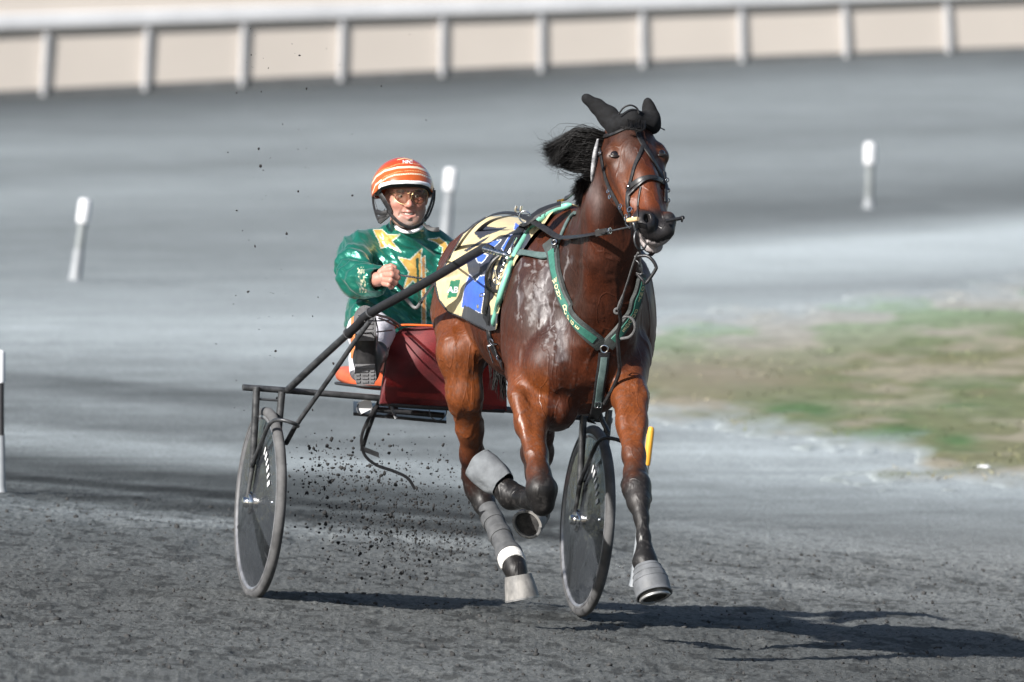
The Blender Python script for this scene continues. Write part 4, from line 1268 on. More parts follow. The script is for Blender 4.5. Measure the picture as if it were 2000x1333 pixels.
strands("mane_lock", (1180, 330, -2.28), (1165, 400, -2.15), [((1150, 335, -2.26), (1138, 400, -2.12))], [(1128, 352, -2.24), (1118, 372, -2.18), (1128, 404, -2.12), (1124, 390, -2.14)], 500, .0013, horse, .009, 4)
strands("forelock", (1224, 232, -2.50), (1262, 236, -2.50), [((1226, 250, -2.56), (1258, 254, -2.56))], [(1214, 250, -2.555), (1236, 256, -2.58), (1250, 258, -2.58)], 60, .0013, horse, .006, 5)
strands("tail", (960, 470, -.42), (1000, 470, -.42), [((955, 560, -.30), (1005, 560, -.30)), ((955, 660, -.26), (1005, 660, -.26))], [(965, 760, -.27), (985, 780, -.27), (1000, 760, -.27)], 120, .004, horse, .01, 6)
# ------------------------------------------------------------------ lettering helper
def text_shape(s, size=1.0, bold=0.0):
    cu_ = bpy.data.curves.new("txt", 'FONT'); cu_.body = s; cu_.size = size; cu_.align_x = 'CENTER'; cu_.align_y = 'CENTER'
    cu_.offset = bold
    o = bpy.data.objects.new("txt", cu_); SC.collection.objects.link(o)
    bpy.context.view_layer.update()
    dg = bpy.context.evaluated_depsgraph_get()
    me = bpy.data.meshes.new_from_object(o.evaluated_get(dg))
    bm = bmesh.new(); bm.from_mesh(me)
    bmesh.ops.triangulate(bm, faces=bm.faces)
    bmesh.ops.subdivide_edges(bm, edges=[e for e in bm.edges if e.calc_length() > .2 * size], cuts=2)
    bmesh.ops.triangulate(bm, faces=bm.faces)
    V = [tuple(v.co) for v in bm.verts]; bm.verts.index_update(); Fc = [tuple(v.index for v in f.verts) for f in bm.faces]
    bm.free(); bpy.data.objects.remove(o); bpy.data.meshes.remove(me); bpy.data.curves.remove(cu_)
    return V, Fc

# ------------------------------------------------------------------ number cloth over the back
def cloth_surface():
    st = np.linspace(0, 1, 190); ph = np.radians(np.linspace(-62, 118, 230))
    R_ = np.zeros((len(st), len(ph))); C_ = []
    c0, c1 = P(962, 590, -.46), P(1098, 590, -1.66)
    for i, s_ in enumerate(st):
        c_ = c0.lerp(c1, s_); C_.append(c_)
        for j, f in enumerate(ph):
            d = HU * math.cos(f) + HS * math.sin(f)
            p, n, k, ds = HB.t.ray_cast(c_ + d * .9, -d, 1.2)
            R_[i, j] = (p - c_).length if p is not None and (p - c_).dot(d) > 0 else np.nan
    for i in range(len(st)):
        r = R_[i]; ok = ~np.isnan(r); R_[i] = np.interp(np.arange(len(r)), np.where(ok)[0], r[ok])
    for _ in range(30):
        R_[1:-1] = (R_[:-2] + 2 * R_[1:-1] + R_[2:]) / 4
        R_[:, 1:-1] = (R_[:, :-2] + 2 * R_[:, 1:-1] + R_[:, 2:]) / 4
    V = np.zeros((len(st), len(ph), 3))
    for i in range(len(st)):
        r = R_[i] + .010
        up_, sd_ = r * np.cos(ph), r * np.sin(ph)
        j0 = int(np.argmax(sd_))
        sd_[j0:] = np.maximum(sd_[j0:], sd_[j0] - .035 * np.linspace(0, 1, len(ph) - j0))
        for j in range(len(ph)):
            V[i, j] = np.array(C_[i] + HU * up_[j] + HS * sd_[j])
    return V, st, ph
CV, st, ph = cloth_surface()
wv = CV.reshape(-1, 3)
q = toPx(wv); QXc, QYc = q[:, 0].reshape(CV.shape[:2]), q[:, 1].reshape(CV.shape[:2])
# gentle wrinkles that run down from the shaft
wr_ = .0045 * np.sin((QXc * .62 - QYc * .55) / 7 + 4 * fbm(CV * 5, 2)) * smooth01(.3, .9, fbm(CV * 4 + 3, 2) + .2) + .006 * (fbm(CV * 9, 3) - .5)
crease = -.007 * np.exp(-((QYc - (544 - .16 * (QXc - 860))) / 5) ** 2) * (QXc < 945) + .007 * np.exp(-((QYc - (533 - .16 * (QXc - 860))) / 6) ** 2) * (QXc < 945)
nrm = np.gradient(CV, axis=0); nr2 = np.gradient(CV, axis=1); nn_ = np.cross(nr2, nrm); nn_ /= np.linalg.norm(nn_, axis=-1, keepdims=True)
if (nn_[100, 60] @ np.array(HU)) < 0: nn_ = -nn_
near_side = (ph > math.radians(10))[None, :] * np.ones((len(st), 1), bool)
CV = CV + nn_ * ((wr_ + crease * near_side + .004)[..., None])
q = toPx(CV.reshape(-1, 3)); qx, qy = q[:, 0], q[:, 1]
OUT = [(1112, 398), (1040, 380), (985, 400), (949, 425), (925, 440), (903, 459), (893, 478), (881, 498), (868, 522), (850, 553), (857, 585), (876, 611), (902, 621), (953, 646), (968, 649), (979, 602), (994, 545), (1014, 497), (1044, 458), (1086, 428)]
ns = near_side.ravel() | True
sd = poly_sd(qx, qy, OUT)
far = (np.ones((len(st), 1)) * ph[None, :]).ravel() < math.radians(6)
stf = (st[:, None] * np.ones((1, len(ph)))).ravel()
keepv = np.where(far, (stf > .24) & (stf < .93), sd < 1.0)
yel = np.array([.56, .46, .26]); navy = np.array([.020, .024, .040]); blue = np.array([.035, .11, .52]); white = np.array([.72, .73, .76]); gry = np.array([.028, .031, .037]); grn = np.array([.012, .17, .085])
cc_ = np.tile(yel, (len(qx), 1)) * (.9 + .2 * fbm(CV.reshape(-1, 3) * 8, 3)[:, None])
def paint(poly, colr, edge=None, ew=1.2):
    global cc_
    s_ = poly_sd(qx, qy, poly)
    vis = ~far
    if edge is not None: cc_[(s_ < ew) & vis] = edge
    cc_[(s_ < 0) & vis] = colr
paint([(926, 456), (934, 449), (947, 442), (955, 444), (972, 447), (992, 445), (980, 451), (964, 457), (950, 462), (938, 469)], navy)
paint([(905, 491), (920, 483), (946, 468), (958, 462), (948, 472), (925, 486), (912, 493)], navy)
paint([(1008, 430), (1034, 438), (1024, 458), (1004, 450)], blue, white, .9)
paint([(962, 472), (985, 462), (1012, 448), (1030, 440), (1040, 470), (1018, 492), (990, 500), (950, 500), (948, 484)], navy)
paint([(950, 478), (967, 472), (980, 470), (968, 482), (955, 488)], blue, white, .9)
paint([(981, 486), (996, 462), (1004, 459), (994, 478), (984, 492)], blue, white, .9)
paint([(912, 514), (930, 503), (950, 498), (972, 500), (960, 560), (948, 540), (930, 552), (918, 536)], navy)
paint([(930, 501), (942, 496), (953, 500), (946, 510), (940, 515), (934, 512)], blue, white, 1.6)
paint([(903, 600), (909, 562), (918, 538), (930, 552), (938, 541), (950, 538), (953, 548), (947, 575), (941, 612), (924, 604)], blue, white, 1.4)
paint([(941, 612), (947, 575), (951, 556), (957, 558), (955, 590), (950, 616)], yel * .95, white, .8)
paint([(902, 622), (908, 597), (920, 601), (936, 611), (958, 616), (975, 612), (968, 650), (951, 646)], gry)
paint([(881, 549), (900.5, 547), (893, 581), (879, 582), (874.5, 585)], grn)
bind = (sd > -2.6) & (sd < 1.0) & (~far) & (qy > 410) & (qx < 950)
cc_[bind] = navy * .5
nst, nph = len(st), len(ph); idx = np.arange(nst * nph).reshape(nst, nph)
fq = np.stack([idx[:-1, :-1], idx[1:, :-1], idx[1:, 1:], idx[:-1, 1:]], -1).reshape(-1, 4)
fq = fq[keepv[fq].all(1)]
used = np.unique(fq); remap = -np.ones(nst * nph, int); remap[used] = np.arange(len(used))
M_clothp = mat("printed nylon cloth", (1.0, 1.0, 1.0), (.82, .82, .82), .6, 0, 26, .3, 240, vcol=True, sheen=.1, bdist=.0012)
cloV, cloF = CV.reshape(-1, 3)[used], remap[fq]
cloth = mesh_obj("saddle_cloth", cloV, cloF, M_clothp, None, True, cc_[used])
tag(cloth, "cream and blue printed number cloth draped over the horse's back behind the green harness pad", "saddle cloth")
sm = cloth.modifiers.new("thick", 'SOLIDIFY'); sm.thickness = .003; sm.offset = -1
CLB = Surf(cloV, cloF)
# the two letters that show on the green patch
def letters_on(surf, s, size, bold, cx, cy, ex, ey, m_, name, parent, off=.004):
    V, Fc = text_shape(s, size, bold); W_ = []
    for v in V:
        px = cx + ex[0] * v[0] + ey[0] * v[1]; py = cy + ex[1] * v[0] + ey[1] * v[1]
        h = surf.hit(px, py)
        W_.append((h[0] + h[1] * off) if h else (W_[-1] if W_ else P(px, py, -1)))
    return mesh_obj(name, W_, Fc, m_, parent, False)
M_print = mat("white print", (.74, .75, .77), None, .6)
letters_on(CLB, "AB", 17, .5, 886.5, 567, (1.0, -.02), (.12, -1.0), M_print, "lettering", cloth)
bt = MB(); pth = [(879, 501), (868, 522), (852, 553), (858, 585), (877, 610), (902, 620), (950, 644)]
pts, nr_ = CLB.lay(pth, 60, .0005); bt.tube(pts, .0042, 8); bt.build("binding", M_black_leather, cloth)

# ------------------------------------------------------------------ harness saddle with mint pad, shaft tug and girth
M_mint = mat("mint green padded vinyl", (.20, .50, .38), (.16, .43, .33), .42, 0, 20, .2, 120, coat=.15)
M_teal = mat("grey green webbing", (.085, .13, .125), (.055, .09, .088), .65, 0, 40, .4, 300, bdist=.001)
hsad = empty("harness_saddle", P(1040, 470, -1.6), "black harness saddle with mint green padded edge and silver shaft coupling", "harness saddle")
pth = [(1118, 408), (1100, 412), (1078, 423), (1055, 441), (1034, 466), (1014, 500), (998, 540), (986, 578), (977, 612), (971, 634)]
pts, nr_ = HB.lay(pth, 70, .017, 4)
t_ = MB(); t_.tube(pts, [.004, .010] + [.0122] * 66 + [.010, .005], 14); t_.build("pad", M_mint, hsad)
pts, nr_ = HB.lay([(1125, 416), (1112, 432), (1098, 462), (1088, 486)], 30, .006, 3)
t_ = MB(); t_.tube(pts, .007, 10); t_.build("pad_edge", M_teal, hsad)
pth = [(1100, 405), (1072, 414), (1046, 430), (1022, 456), (1003, 486), (986, 524), (973, 560), (963, 596), (957, 626)]
pts, nr_ = HB.lay(pth, 70, .016, 4)
t_ = MB(); t_.ribbon(pts, nr_, .062, .006); t_.build("saddle_band", M_black_pad, hsad)
pth = [(955, 618), (958, 650), (966, 680), (978, 700), (985, 714)]
pts, nr_ = HB.lay(pth, 40, .010, 3)
t_ = MB(); t_.ribbon(pts, nr_, .034, .004); t_.build("girth", M_black_leather, hsad)
pth = [(985, 500), (972, 520), (966, 545), (964, 580), (960, 612)]
pts, nr_ = HB.lay(pth, 40, .030, 3)
t_ = MB(); t_.ribbon(pts, nr_, .030, .006); t_.build("tug_strap", M_black_leather, hsad)
# buckles and studs
def buckle(c, nrm_, dirv, w, h, parent, r=.0022, m_=None):
    n = Vector(nrm_).normalized(); t = (Vector(dirv) - n * Vector(dirv).dot(n)).normalized(); x = t.cross(n)
    b_ = MB(); cs_ = [c + x * (w * i) + t * (h * j) for i, j in ((-1, -1), (1, -1), (1, 1), (-1, 1), (-1, -1))]
    pts = []
    for a, b2 in zip(cs_[:-1], cs_[1:]): pts += [a.lerp(b2, .06), a.lerp(b2, .5), a.lerp(b2, .94)]
    pts.append(pts[0]); b_.tube(pts, r, 8); b_.tube([c - t * h, c + t * h * .9], r * .8, 6)
    return b_.build("buckle", m_ or M_chrome, parent)
for (a, b_, w, h) in (((964, 544), (970, 560), .010, .015), ((953, 570), (956, 575), .012, .006), ((950, 588), (953, 595), .010, .006)):
    c, n = HB.lay([a, b_, (a[0] + 3, a[1] + 22)], 3, .040, 0)[0][1], HB.lay([a, b_, (a[0] + 3, a[1] + 22)], 3, .04, 0)[1][1]
    buckle(c, n, Vector((.25, 0, -1)), w, h, hsad)
for (a, L_) in (((960, 672), 30), ((972, 668), 34)):
    pts, nr_ = HB.lay([a, (a[0] + 10, a[1] + L_)], 8, .020, 0); t_ = MB(); t_.tube(pts, .0034, 8); t_.tube([pts[0] + Vector((.012, 0, 0)), pts[0]], .003, 6); t_.build("girth_tongue", M_chrome, hsad)
h = HB.hit(969, 664); t_ = MB(); t_.ring(h[0] + h[1] * .022, h[1], .013, .0028); t_.build("girth_ring", M_chrome, hsad)
# shaft coupling: ribbed steel sleeve at the tip of the shaft
a, b_ = P(944, 486, -1.58), P(997, 501, -1.66)
cpl = MB(); pts, rr = [], []
for k in range(25):
    t = k / 24; pts.append(a.lerp(b_, t)); rr.append(.0085 + (.0045 if (k % 3) == 1 else 0) + (.004 if t > .82 else 0))
rr[-1] = .006; cpl.tube(pts, rr, 16); cpl.build("shaft_coupling", M_chrome, hsad)
t_ = MB(); t_.tube(Pl([(975, 500, -1.67), (962, 512, -1.67), (952, 532, -1.66), (950, 552, -1.64), (958, 566, -1.63), (972, 570, -1.63)], 24), .0075, 8); t_.build("tug_loop", M_black_leather, hsad)
t_ = MB()
for k in range(6):
    c = P(986 - 2.2 * k, 510 + 6.2 * k, -1.665 + .002 * k); t_.ring(c, Vector((1, .3, .2)) if k % 2 else Vector((.2, 1, .3)), .0075, .0022, 14, 6)
t_.build("tug_chain", M_chrome, hsad)
t_ = MB(); t_.tube(Pl([(966, 528, -1.66), (969, 545, -1.655)], 4), .004, 8); t_.ring(P(970, 551, -1.655), (0, 1, 0), .011, .003); t_.build("snap_hook", M_chrome, hsad)
t_ = MB(); t_.tube(Pl([(990, 505, -1.66), (1000, 482, -1.65), (1008, 466, -1.62)], 10), .006, 8); t_.build("tug_keeper", M_chrome, hsad)
# terrets and hooks on the top
t_ = MB(); t_.ring(P(1025, 424, -1.74), Vector((.25, 1, 0)), .0215, .003, 30, 8); t_.build("terret", M_chrome, hsad)
t_ = MB()
for dx in (-5, 5): t_.tube(Pl([(1012 + dx, 422, -1.62), (1012 + dx, 408, -1.62), (1013 + dx, 402.5, -1.62)], 8), .0055, 10)
t_.tube(Pl([(1005, 410, -1.62), (1019, 410, -1.62)]), .004, 8); t_.build("saddle_hook", M_chrome, hsad)
t_ = MB(); t_.tube(Pl([(1055, 424, -1.62), (1055, 412, -1.62), (1062, 412, -1.62)], 8), .004, 8); t_.build("saddle_hook", M_worn_steel, hsad)
t_ = MB(); t_.tube(Pl([(1097, 413, -1.66), (1097, 396, -1.66)], 4), .0045, 10); t_.build("check_post", M_chrome, hsad)
t_ = MB(); t_.tube(Pl([(1089, 393, -1.66), (1100, 391, -1.68), (1112, 385, -1.72)], 8), [.005] * 6 + [.003, .002], 8); t_.box(P(1098, 391.5, -1.675), Vector((.016, 0, .004)), Vector((0, .008, 0)), Vector((-.001, 0, .005))); t_.build("check_clip", M_brass, hsad)

# ------------------------------------------------------------------ breast collar
bc_ = empty("breast_collar", P(1178, 680, -2.1), "dark green breast collar with cream lettering forming a V across the horse's chest", "breast collar")
left = [(1074, 478), (1082, 496), (1091, 540), (1104, 585), (1124, 622), (1150, 653), (1174, 674)]
pts, nr_ = HB.lay(left, 70, .010, 5); bl_ = MB(); bl_.ribbon(pts, nr_, .056, .010); M_band = mat("grey green padding", (.048, .056, .055), (.028, .033, .032), .6, 0, 40, .3, 260)
cb_l = bl_.build("collar_band", M_band, bc_)
M_greenw = mat("green webbing", (.035, .155, .115), (.022, .105, .08), .6, 0, 40, .35, 300, bdist=.001)
pts2 = [p + n * .0115 for p, n in zip(pts, nr_)]
t_ = MB(); t_.ribbon(pts2[6:64], nr_[6:64], .030, .002); t_.build("collar_webbing", M_greenw, bc_)
right = [(1186, 674), (1204, 652), (1222, 626), (1236, 596), (1245, 562), (1249, 535)]
ptsr, nrr = HB.lay(right, 50, .010, 5); bl_ = MB(); bl_.ribbon(ptsr, nrr, .056, .010); bl_.build("collar_band", M_band, bc_)
pr2 = [p + n * .0115 for p, n in zip(ptsr, nrr)]
t_ = MB(); t_.ribbon(pr2[5:48], nrr[5:48], .030, .002); t_.build("collar_webbing", M_greenw, bc_)
M_cream_t = mat("cream stitched letters", (.66, .60, .36), (.56, .50, .28), .7)
def letters_along(pts, nrm_, s, i0, i1, size, flip=1):
    V, Fc = [], []
    for k, ch in enumerate(s):
        if ch == ' ': continue
        f = i0 + (i1 - i0) * k / (len(s) - 1); i = int(f)
        p = pts[i].lerp(pts[i + 1], f - i); t = (pts[i + 1] - pts[i]).normalized(); n = nrm_[i]
        x = t.cross(n).normalized()
        tv, tf = text_shape(ch, size, size * .03)
        ang = 0
        ux = (x * -1 * math.cos(ang) + t * math.sin(ang)) if flip > 0 else (x * -1 * math.cos(ang) + t * math.sin(ang))
        if toPx(np.array(p + ux * .01))[0] < toPx(np.array(p))[0]: ux = -ux
        uy = n.cross(ux).normalized()
        b0 = len(V)
        V += [p + ux * v[0] + uy * v[1] + n * .0035 for v in tv]; Fc += [tuple(j + b0 for j in f_) for f_ in tf]
    return mesh_obj("lettering", V, Fc, M_cream_t, bc_, False)
letters_along(pts2, nr_, "WONT DODGE", 23, 52, .026)
letters_along(pr2, nrr, "WONT DODGE", 44, 14, .024)
t_ = MB(); t_.ring(P(1180, 682, -2.16), (0, 1, .2), .014, .003); t_.build("centre_ring", M_chrome, bc_)
fall = [(1180, 686), (1177, 712), (1172, 750), (1166, 790), (1156, 822)]
pts, nr_ = HB.lay(fall, 40, .010, 4); t_ = MB(); t_.ribbon(pts, nr_, .044, .006); t_.build("breast_strap", M_black_leather, bc_)
pts2 = [p + n * .007 for p, n in zip(pts, nr_)]
t_ = MB(); t_.ribbon(pts2[3:30], nr_[3:30], .026, .0025); t_.build("breast_strap_facing", M_teal, bc_)
buckle(pts2[28] + nr_[28] * .004, nr_[28], Vector((0, 0, -1)), .011, .012, bc_)
t_ = MB()
pp_, _n = HB.lay([(1003, 493), (1025, 499), (1050, 503), (1072, 502), (1083, 494), (1087, 484)], 40, .014, 3)
t_.ribbon(pp_, _n, .030, .004); t_.build("shoulder_strap", M_teal, bc_)
t_ = MB(); pp_, _n = HB.lay([(1088, 470), (1088, 500)], 10, .016, 1); t_.ribbon(pp_, _n, .022, .005); t_.build("collar_tab", M_black_leather, bc_)
t_ = MB(); t_.ring(pp_[3] + _n[3] * .01, _n[3], .010, .0025); t_.build("collar_ring", M_chrome, bc_)

# ------------------------------------------------------------------ bridle
brd = empty("bridle", P(1235, 230, -2.5), "black racing bridle with ear hood, noseband and ring bit on the horse's head", "bridle")
ef = Field(P(1120, 270, -2.62) , P(1310, 178, -2.26), .004)
M_hood = mat("black stretch cloth", (.012, .0125, .014), (.006, .006, .0065), .85, 0, 60, .3, 320, spec=.2, bdist=.001)
ef.chain([(1206, 252, -2.45, 21), (1188, 228, -2.43, 20), (1166, 208, -2.42, 14), (1148, 195, -2.42, 8.5), (1144, 192, -2.42, 8)], .015, (Vector((.25, 1, 0)), .6))
ef.chain([(1274, 246, -2.42, 17), (1272, 228, -2.43, 15), (1267, 210, -2.43, 11.5), (1265, 199, -2.43, 8)], .015, (Vector((.3, 1, 0)), .65))
ef.chain([(1206, 246, -2.46, 18), (1236, 232, -2.47, 17), (1270, 240, -2.44, 18)], .02)
ef.cap(P(1160, 205, -2.50), P(1192, 236, -2.52), M(3, -2.4), M(9, -2.4), .02, True)
ef.cap(P(1272, 205, -2.50), P(1280, 236, -2.50), M(3, -2.4), M(8, -2.4), .02, True)
eV, eQ = ef.mesh(2); del ef
mesh_obj("ear_hood", eV, eQ, M_hood, brd)
def strap(name, pth, w, t=.003, off=.004, n=40, m_=None, sm=3, parent=None):
    pts, nr_ = HB.lay(pth, n, off, sm); b_ = MB(); b_.ribbon(pts, nr_, w, t)
    b_.build(name, m_ or M_black_leather, parent or brd); return pts, nr_
strap("browband", [(1178, 268), (1200, 262), (1222, 252), (1250, 247), (1276, 247), (1296, 256)], .016, off=.005)
strap("crown_strap", [(1240, 236), (1246, 262), (1254, 280), (1268, 302), (1284, 330), (1296, 352), (1302, 372)], .021, off=.004)
strap("face_strap", [(1256, 284), (1250, 300), (1240, 326), (1234, 350), (1229, 368), (1228, 392)], .015)
strap("cheek_strap", [(1172, 280), (1177, 312), (1184, 345), (1194, 372), (1206, 394), (1218, 418), (1226, 432)], .017, off=.006)
strap("cheek_strap", [(1296, 338), (1298, 356), (1299, 376), (1298, 396)], .014, off=.006)
strap("noseband", [(1226, 372), (1236, 362), (1252, 352), (1270, 348), (1286, 352), (1300, 362)], .022, off=.006)
strap("noseband_strap", [(1228, 384), (1244, 368), (1262, 352), (1280, 348)], .012, off=.009)
strap("nose_cord", [(1252, 366), (1248, 390), (1246, 412), (1246, 428)], .008, off=.003)
strap("bit_cheek", [(1228, 370), (1227, 395), (1232, 420), (1236, 440)], .016, off=.007)
M_fleece = mat("silvery sheepskin", (.42, .42, .43), (.18, .18, .19), .75, 0, 30, .6, 140, contrast=(.4, .55))
pts = Pl([(1168, 272, -2.52), (1163, 295, -2.51), (1160, 318, -2.49), (1157, 340, -2.47), (1156, 354, -2.45)], 30)
t_ = MB(); t_.tube(pts, [.004 + .0055 * math.sin(math.pi * k / 29) for k in range(30)], 10); t_.build("fleece_roll", M_fleece, brd)
for (x, y_, r) in ((1217, 404, .010), (1234, 410, .010), (1229, 368, .010), (1193, 374, .007), (1172, 290, .009), (1228, 424, .011), (1177, 300, .008), (1196, 384, .007)):
    h = HB.hit(x, y_)
    if h: t_ = MB(); t_.ring(h[0] + h[1] * .012, h[1] + Vector((.1, 0, .3)), r, .0022, 18, 6); t_.build("ring", M_chrome, brd)
for (x, y_) in ((1303, 352), (1305, 372), (1305, 392)):
    t_ = MB(); t_.ring(P(x, y_, -2.58), (.4, 1, 0), .007, .0022, 16, 6); t_.build("ring", M_chrome, brd)
t_ = MB(); t_.tube(Pl([(1226, 431, -2.80), (1246, 428, -2.84)], 6), [.0075, .009, .009, .009, .009, .0075], 12); t_.build("bit_guard", mat("pale wooden bit roller", (.62, .42, .22), (.5, .32, .16), .5), brd)
t_ = MB(); t_.ring(P(1251, 468, -2.78), Vector((.85, -.6, .1)), .040, .0035, 40, 8); t_.build("bit_ring", M_worn_steel, brd)
t_ = MB(); t_.tube(Pl([(1236, 424, -2.80), (1238, 440, -2.81), (1242, 452, -2.80)], 8), .004, 8); t_.build("bit_shank", M_chrome, brd)
t_ = MB(); t_.tube(Pl([(1300, 432, -2.78), (1318, 429, -2.77), (1329, 427, -2.76), (1335, 425, -2.75)], 8), .007, 8); t_.ring(P(1332, 428, -2.755), (1, .2, 0), .010, .003); t_.build("bit_end", M_black_leather, brd)
t_ = MB(); t_.tube(Pl([(1228, 422, -2.79), (1222, 436, -2.76), (1230, 446, -2.76)], 10), .003, 8); t_.build("curb_chain", M_chrome, brd)
t_ = MB(); t_.tube(Pl([(1208, 224, -2.50), (1218, 211, -2.51), (1232, 206, -2.51), (1244, 212, -2.50), (1248, 222, -2.50)], 30), .0035, 8); t_.build("crown_loop", M_black_leather, brd)
# head pole bracket under the jaw
t_ = MB()
t_.tube(Pl([(1240, 502, -2.52), (1262, 500, -2.54), (1274, 508, -2.55), (1281, 520, -2.55), (1280, 528, -2.55), (1262, 553, -2.54), (1256, 548, -2.54), (1244, 535, -2.53)], 40), [.0065] * 40, 10)
t_.build("chin_bracket", M_black_steel, brd)
t_ = MB(); t_.tube(Pl([(1241, 508, -2.53), (1248, 515, -2.54), (1254, 532, -2.54), (1251, 536, -2.54), (1243, 533, -2.53)], 20), .003, 8); t_.tube(Pl([(1246, 512, -2.54), (1250, 528, -2.54)], 4), .002, 6); t_.build("bracket_buckle", M_black_steel, brd)
# throat cord with knot and loose loop hanging from the bit
M_rope = mat("grey cord", (.13, .13, .13), (.07, .07, .072), .85, 0, 60, .5, 260)
t_ = MB(); t_.tube(Pl([(1246, 494, -2.62), (1238, 512, -2.56), (1226, 550, -2.44), (1214, 586, -2.32), (1208, 604, -2.26)], 30), [.004] * 22 + [.005, .006, .007, .008, .009, .009, .008, .006], 8); t_.build("throat_cord", M_rope, brd)
t_ = MB(); t_.ring(P(1205, 608, -2.24), (0, 1, .1), .009, .005, 18, 8); t_.build("cord_knot", M_rope, brd)
t_ = MB(); t_.tube(Pl([(1212, 622, -2.22), (1226, 618, -2.24), (1238, 628, -2.24), (1240, 644, -2.23), (1230, 658, -2.21), (1213, 662, -2.18)], 26), .0055, 8); t_.build("cord_loop", M_rope, brd)
t_ = MB(); t_.tube(Pl([(1209, 606, -2.25), (1212, 630, -2.21), (1206, 655, -2.17), (1208, 690, -2.14), (1210, 722, -2.10), (1202, 748, -2.07), (1188, 775, -2.04), (1180, 790, -2.02)], 40), .0075, 8); t_.build("hanging_strap", M_black_leather, brd)
# overcheck from the crown to the saddle
t_ = MB(); pts = Pl([(1176, 318, -2.30), (1150, 350, -2.16), (1130, 368, -2.0), (1112, 384, -1.76), (1104, 388, -1.70)], 24); t_.ribbon(pts, [Vector((-.5, -.7, .3))] * 24, .018, .004); t_.build("overcheck_strap", M_black_leather, brd)
buckle(pts[9] + Vector((-.005, -.008, .002)), Vector((-.5, -.7, .3)), Vector((-1, 0, -.6)), .010, .006, brd)

# ------------------------------------------------------------------ driving reins
rn = empty("driving_reins", P(1024, 424, -1.74), "long black driving reins running from the bit through the saddle ring to the driver's hands", "reins")
t_ = MB()
rp = [(1186, 453, -2.46), (1165, 456, -2.36), (1130, 462, -2.2), (1105, 464, -2.08), (1088, 462, -2.0), (1060, 444, -1.9), (1036, 430, -1.80), (1024, 424, -1.74), (1006, 418, -1.66), (985, 416, -1.56), (960, 421, -1.45), (938, 434, -1.3), (922, 447, -1.2), (900, 475, -1.0), (872, 520, -.68), (842, 562, -.36), (822, 590, -.16)]
pts = Pl(rp, 110); n_ = len(pts)
t_.ribbon(pts, [Vector((-.25, -.55, .8))] * n_, [.026 if i < 42 else .020 for i in range(n_)], .0025); t_.build("rein", M_black_leather, rn)
t_ = MB(); t_.tube(Pl([(1186, 453, -2.46), (1210, 448, -2.60), (1232, 443, -2.76)], 14), .0035, 8); t_.build("rein_end", M_worn_steel, rn)
t_ = MB(); t_.box(P(1176, 454, -2.42), Vector((.022, -.012, .004)), Vector((.004, .007, 0)), Vector((-.002, 0, .012))); t_.build("rein_keeper", M_black_leather, rn)
for x in (1168, 1191):
    t_ = MB(); t_.ring(P(x, 454 if x < 1180 else 451, -2.40 if x < 1180 else -2.50), (1, -.5, 0.1), .011, .0028, 20, 6); t_.build("ring", M_chrome, rn)
t_ = MB(); pts = Pl([(1300, 440, -2.62), (1285, 470, -2.3), (1262, 500, -1.95), (1200, 440, -1.75), (1080, 420, -1.55), (960, 432, -1.1), (905, 500, -.6), (880, 560, -.14)], 70); t_.ribbon(pts, [Vector((.2, -.4, .9))] * 70, .020, .0025); t_.build("rein", M_black_leather, rn)
# ------------------------------------------------------------------ the driver
drv = empty("person", P(780, 760, .30), "driver in shiny green jacket with gold stars and orange helmet seated on the sulky", "person")
yaw = math.radians(7)
fl = Vector((math.cos(yaw), math.sin(yaw), 0)); fw = Vector((math.sin(yaw), -math.cos(yaw), -.06)).normalized(); fl = (fl - fw * fl.dot(fw)).normalized(); fu = fw.cross(fl); fu = fu if fu.z > 0 else -fu
FO = P(794, 380, .28); AXF = (fl, fu, fw)
def D(u, v, w): return FO + fl * u + fu * v + fw * w
bf_ = Field(P(652, 660, -.24), P(925, 318, .55), .0024)
def de(u, v, w, a, b_, c, k=.01, sub=False): bf_.ell(D(u, v, w), AXF, (a, b_, c), k, sub)
def dc(p, q, r0, r1, k=.01, sub=False): bf_.cap(D(*p), D(*q), r0, r1, k, sub)
de(0, .030, -.020, .076, .085, .095, .02)
de(0, -.028, .020, .066, .080, .066, .03)
de(0, -.080, .022, .052, .042, .055, .025)
de(0, -.108, .050, .022, .017, .022, .02)
for s in (-1, 1):
    de(s * .044, -.030, .056, .022, .020, .020, .02)
    dc((s * .050, .022, .066), (s * .012, .019, .080), .010, .010, .015)
    de(s * .077, -.015, -.012, .010, .030, .018, .008)
    dc((s * .046, -.060, .020), (s * .030, -.098, .048), .024, .018, .03)
dc((0, .012, .080), (0, -.028, .098), .0075, .0115, .012)
de(0, -.035, .101, .0125, .0105, .011, .008)
for s in (-1, 1): de(s * .0125, -.037, .091, .0085, .0078, .010, .006)
for s in (-1, 1): bf_.sph(D(s * .0065, -.0445, .098), .0034, .004, True)
dc((-.025, -.0615, .069), (0, -.0625, .082), .0048, .0058, .007); dc((.025, -.0615, .069), (0, -.0625, .082), .0048, .0058, .007)
dc((-.021, -.0790, .070), (0, -.0860, .079), .0050, .0070, .007); dc((.021, -.0790, .070), (0, -.0860, .079), .0050, .0070, .007)
dc((-.024, -.0690, .074), (0, -.0740, .086), .0046, .0078, .004, True); dc((.024, -.0690, .074), (0, -.0740, .086), .0046, .0078, .004, True)
for s in (-1, 1):
    dc((s * .019, -.038, .088), (s * .036, -.076, .070), .0022, .0026, .007, True)
    bf_.sph(D(s * .031, .000, .094), .017, .018, True)
    dc((s * .033, -.012, .076), (s * .045, -.018, .066), .0014, .0014, .006, True)
bf_.cap(D(0, -.06, -.030), D(-.004, -.19, -.050), .056, .062, .03)
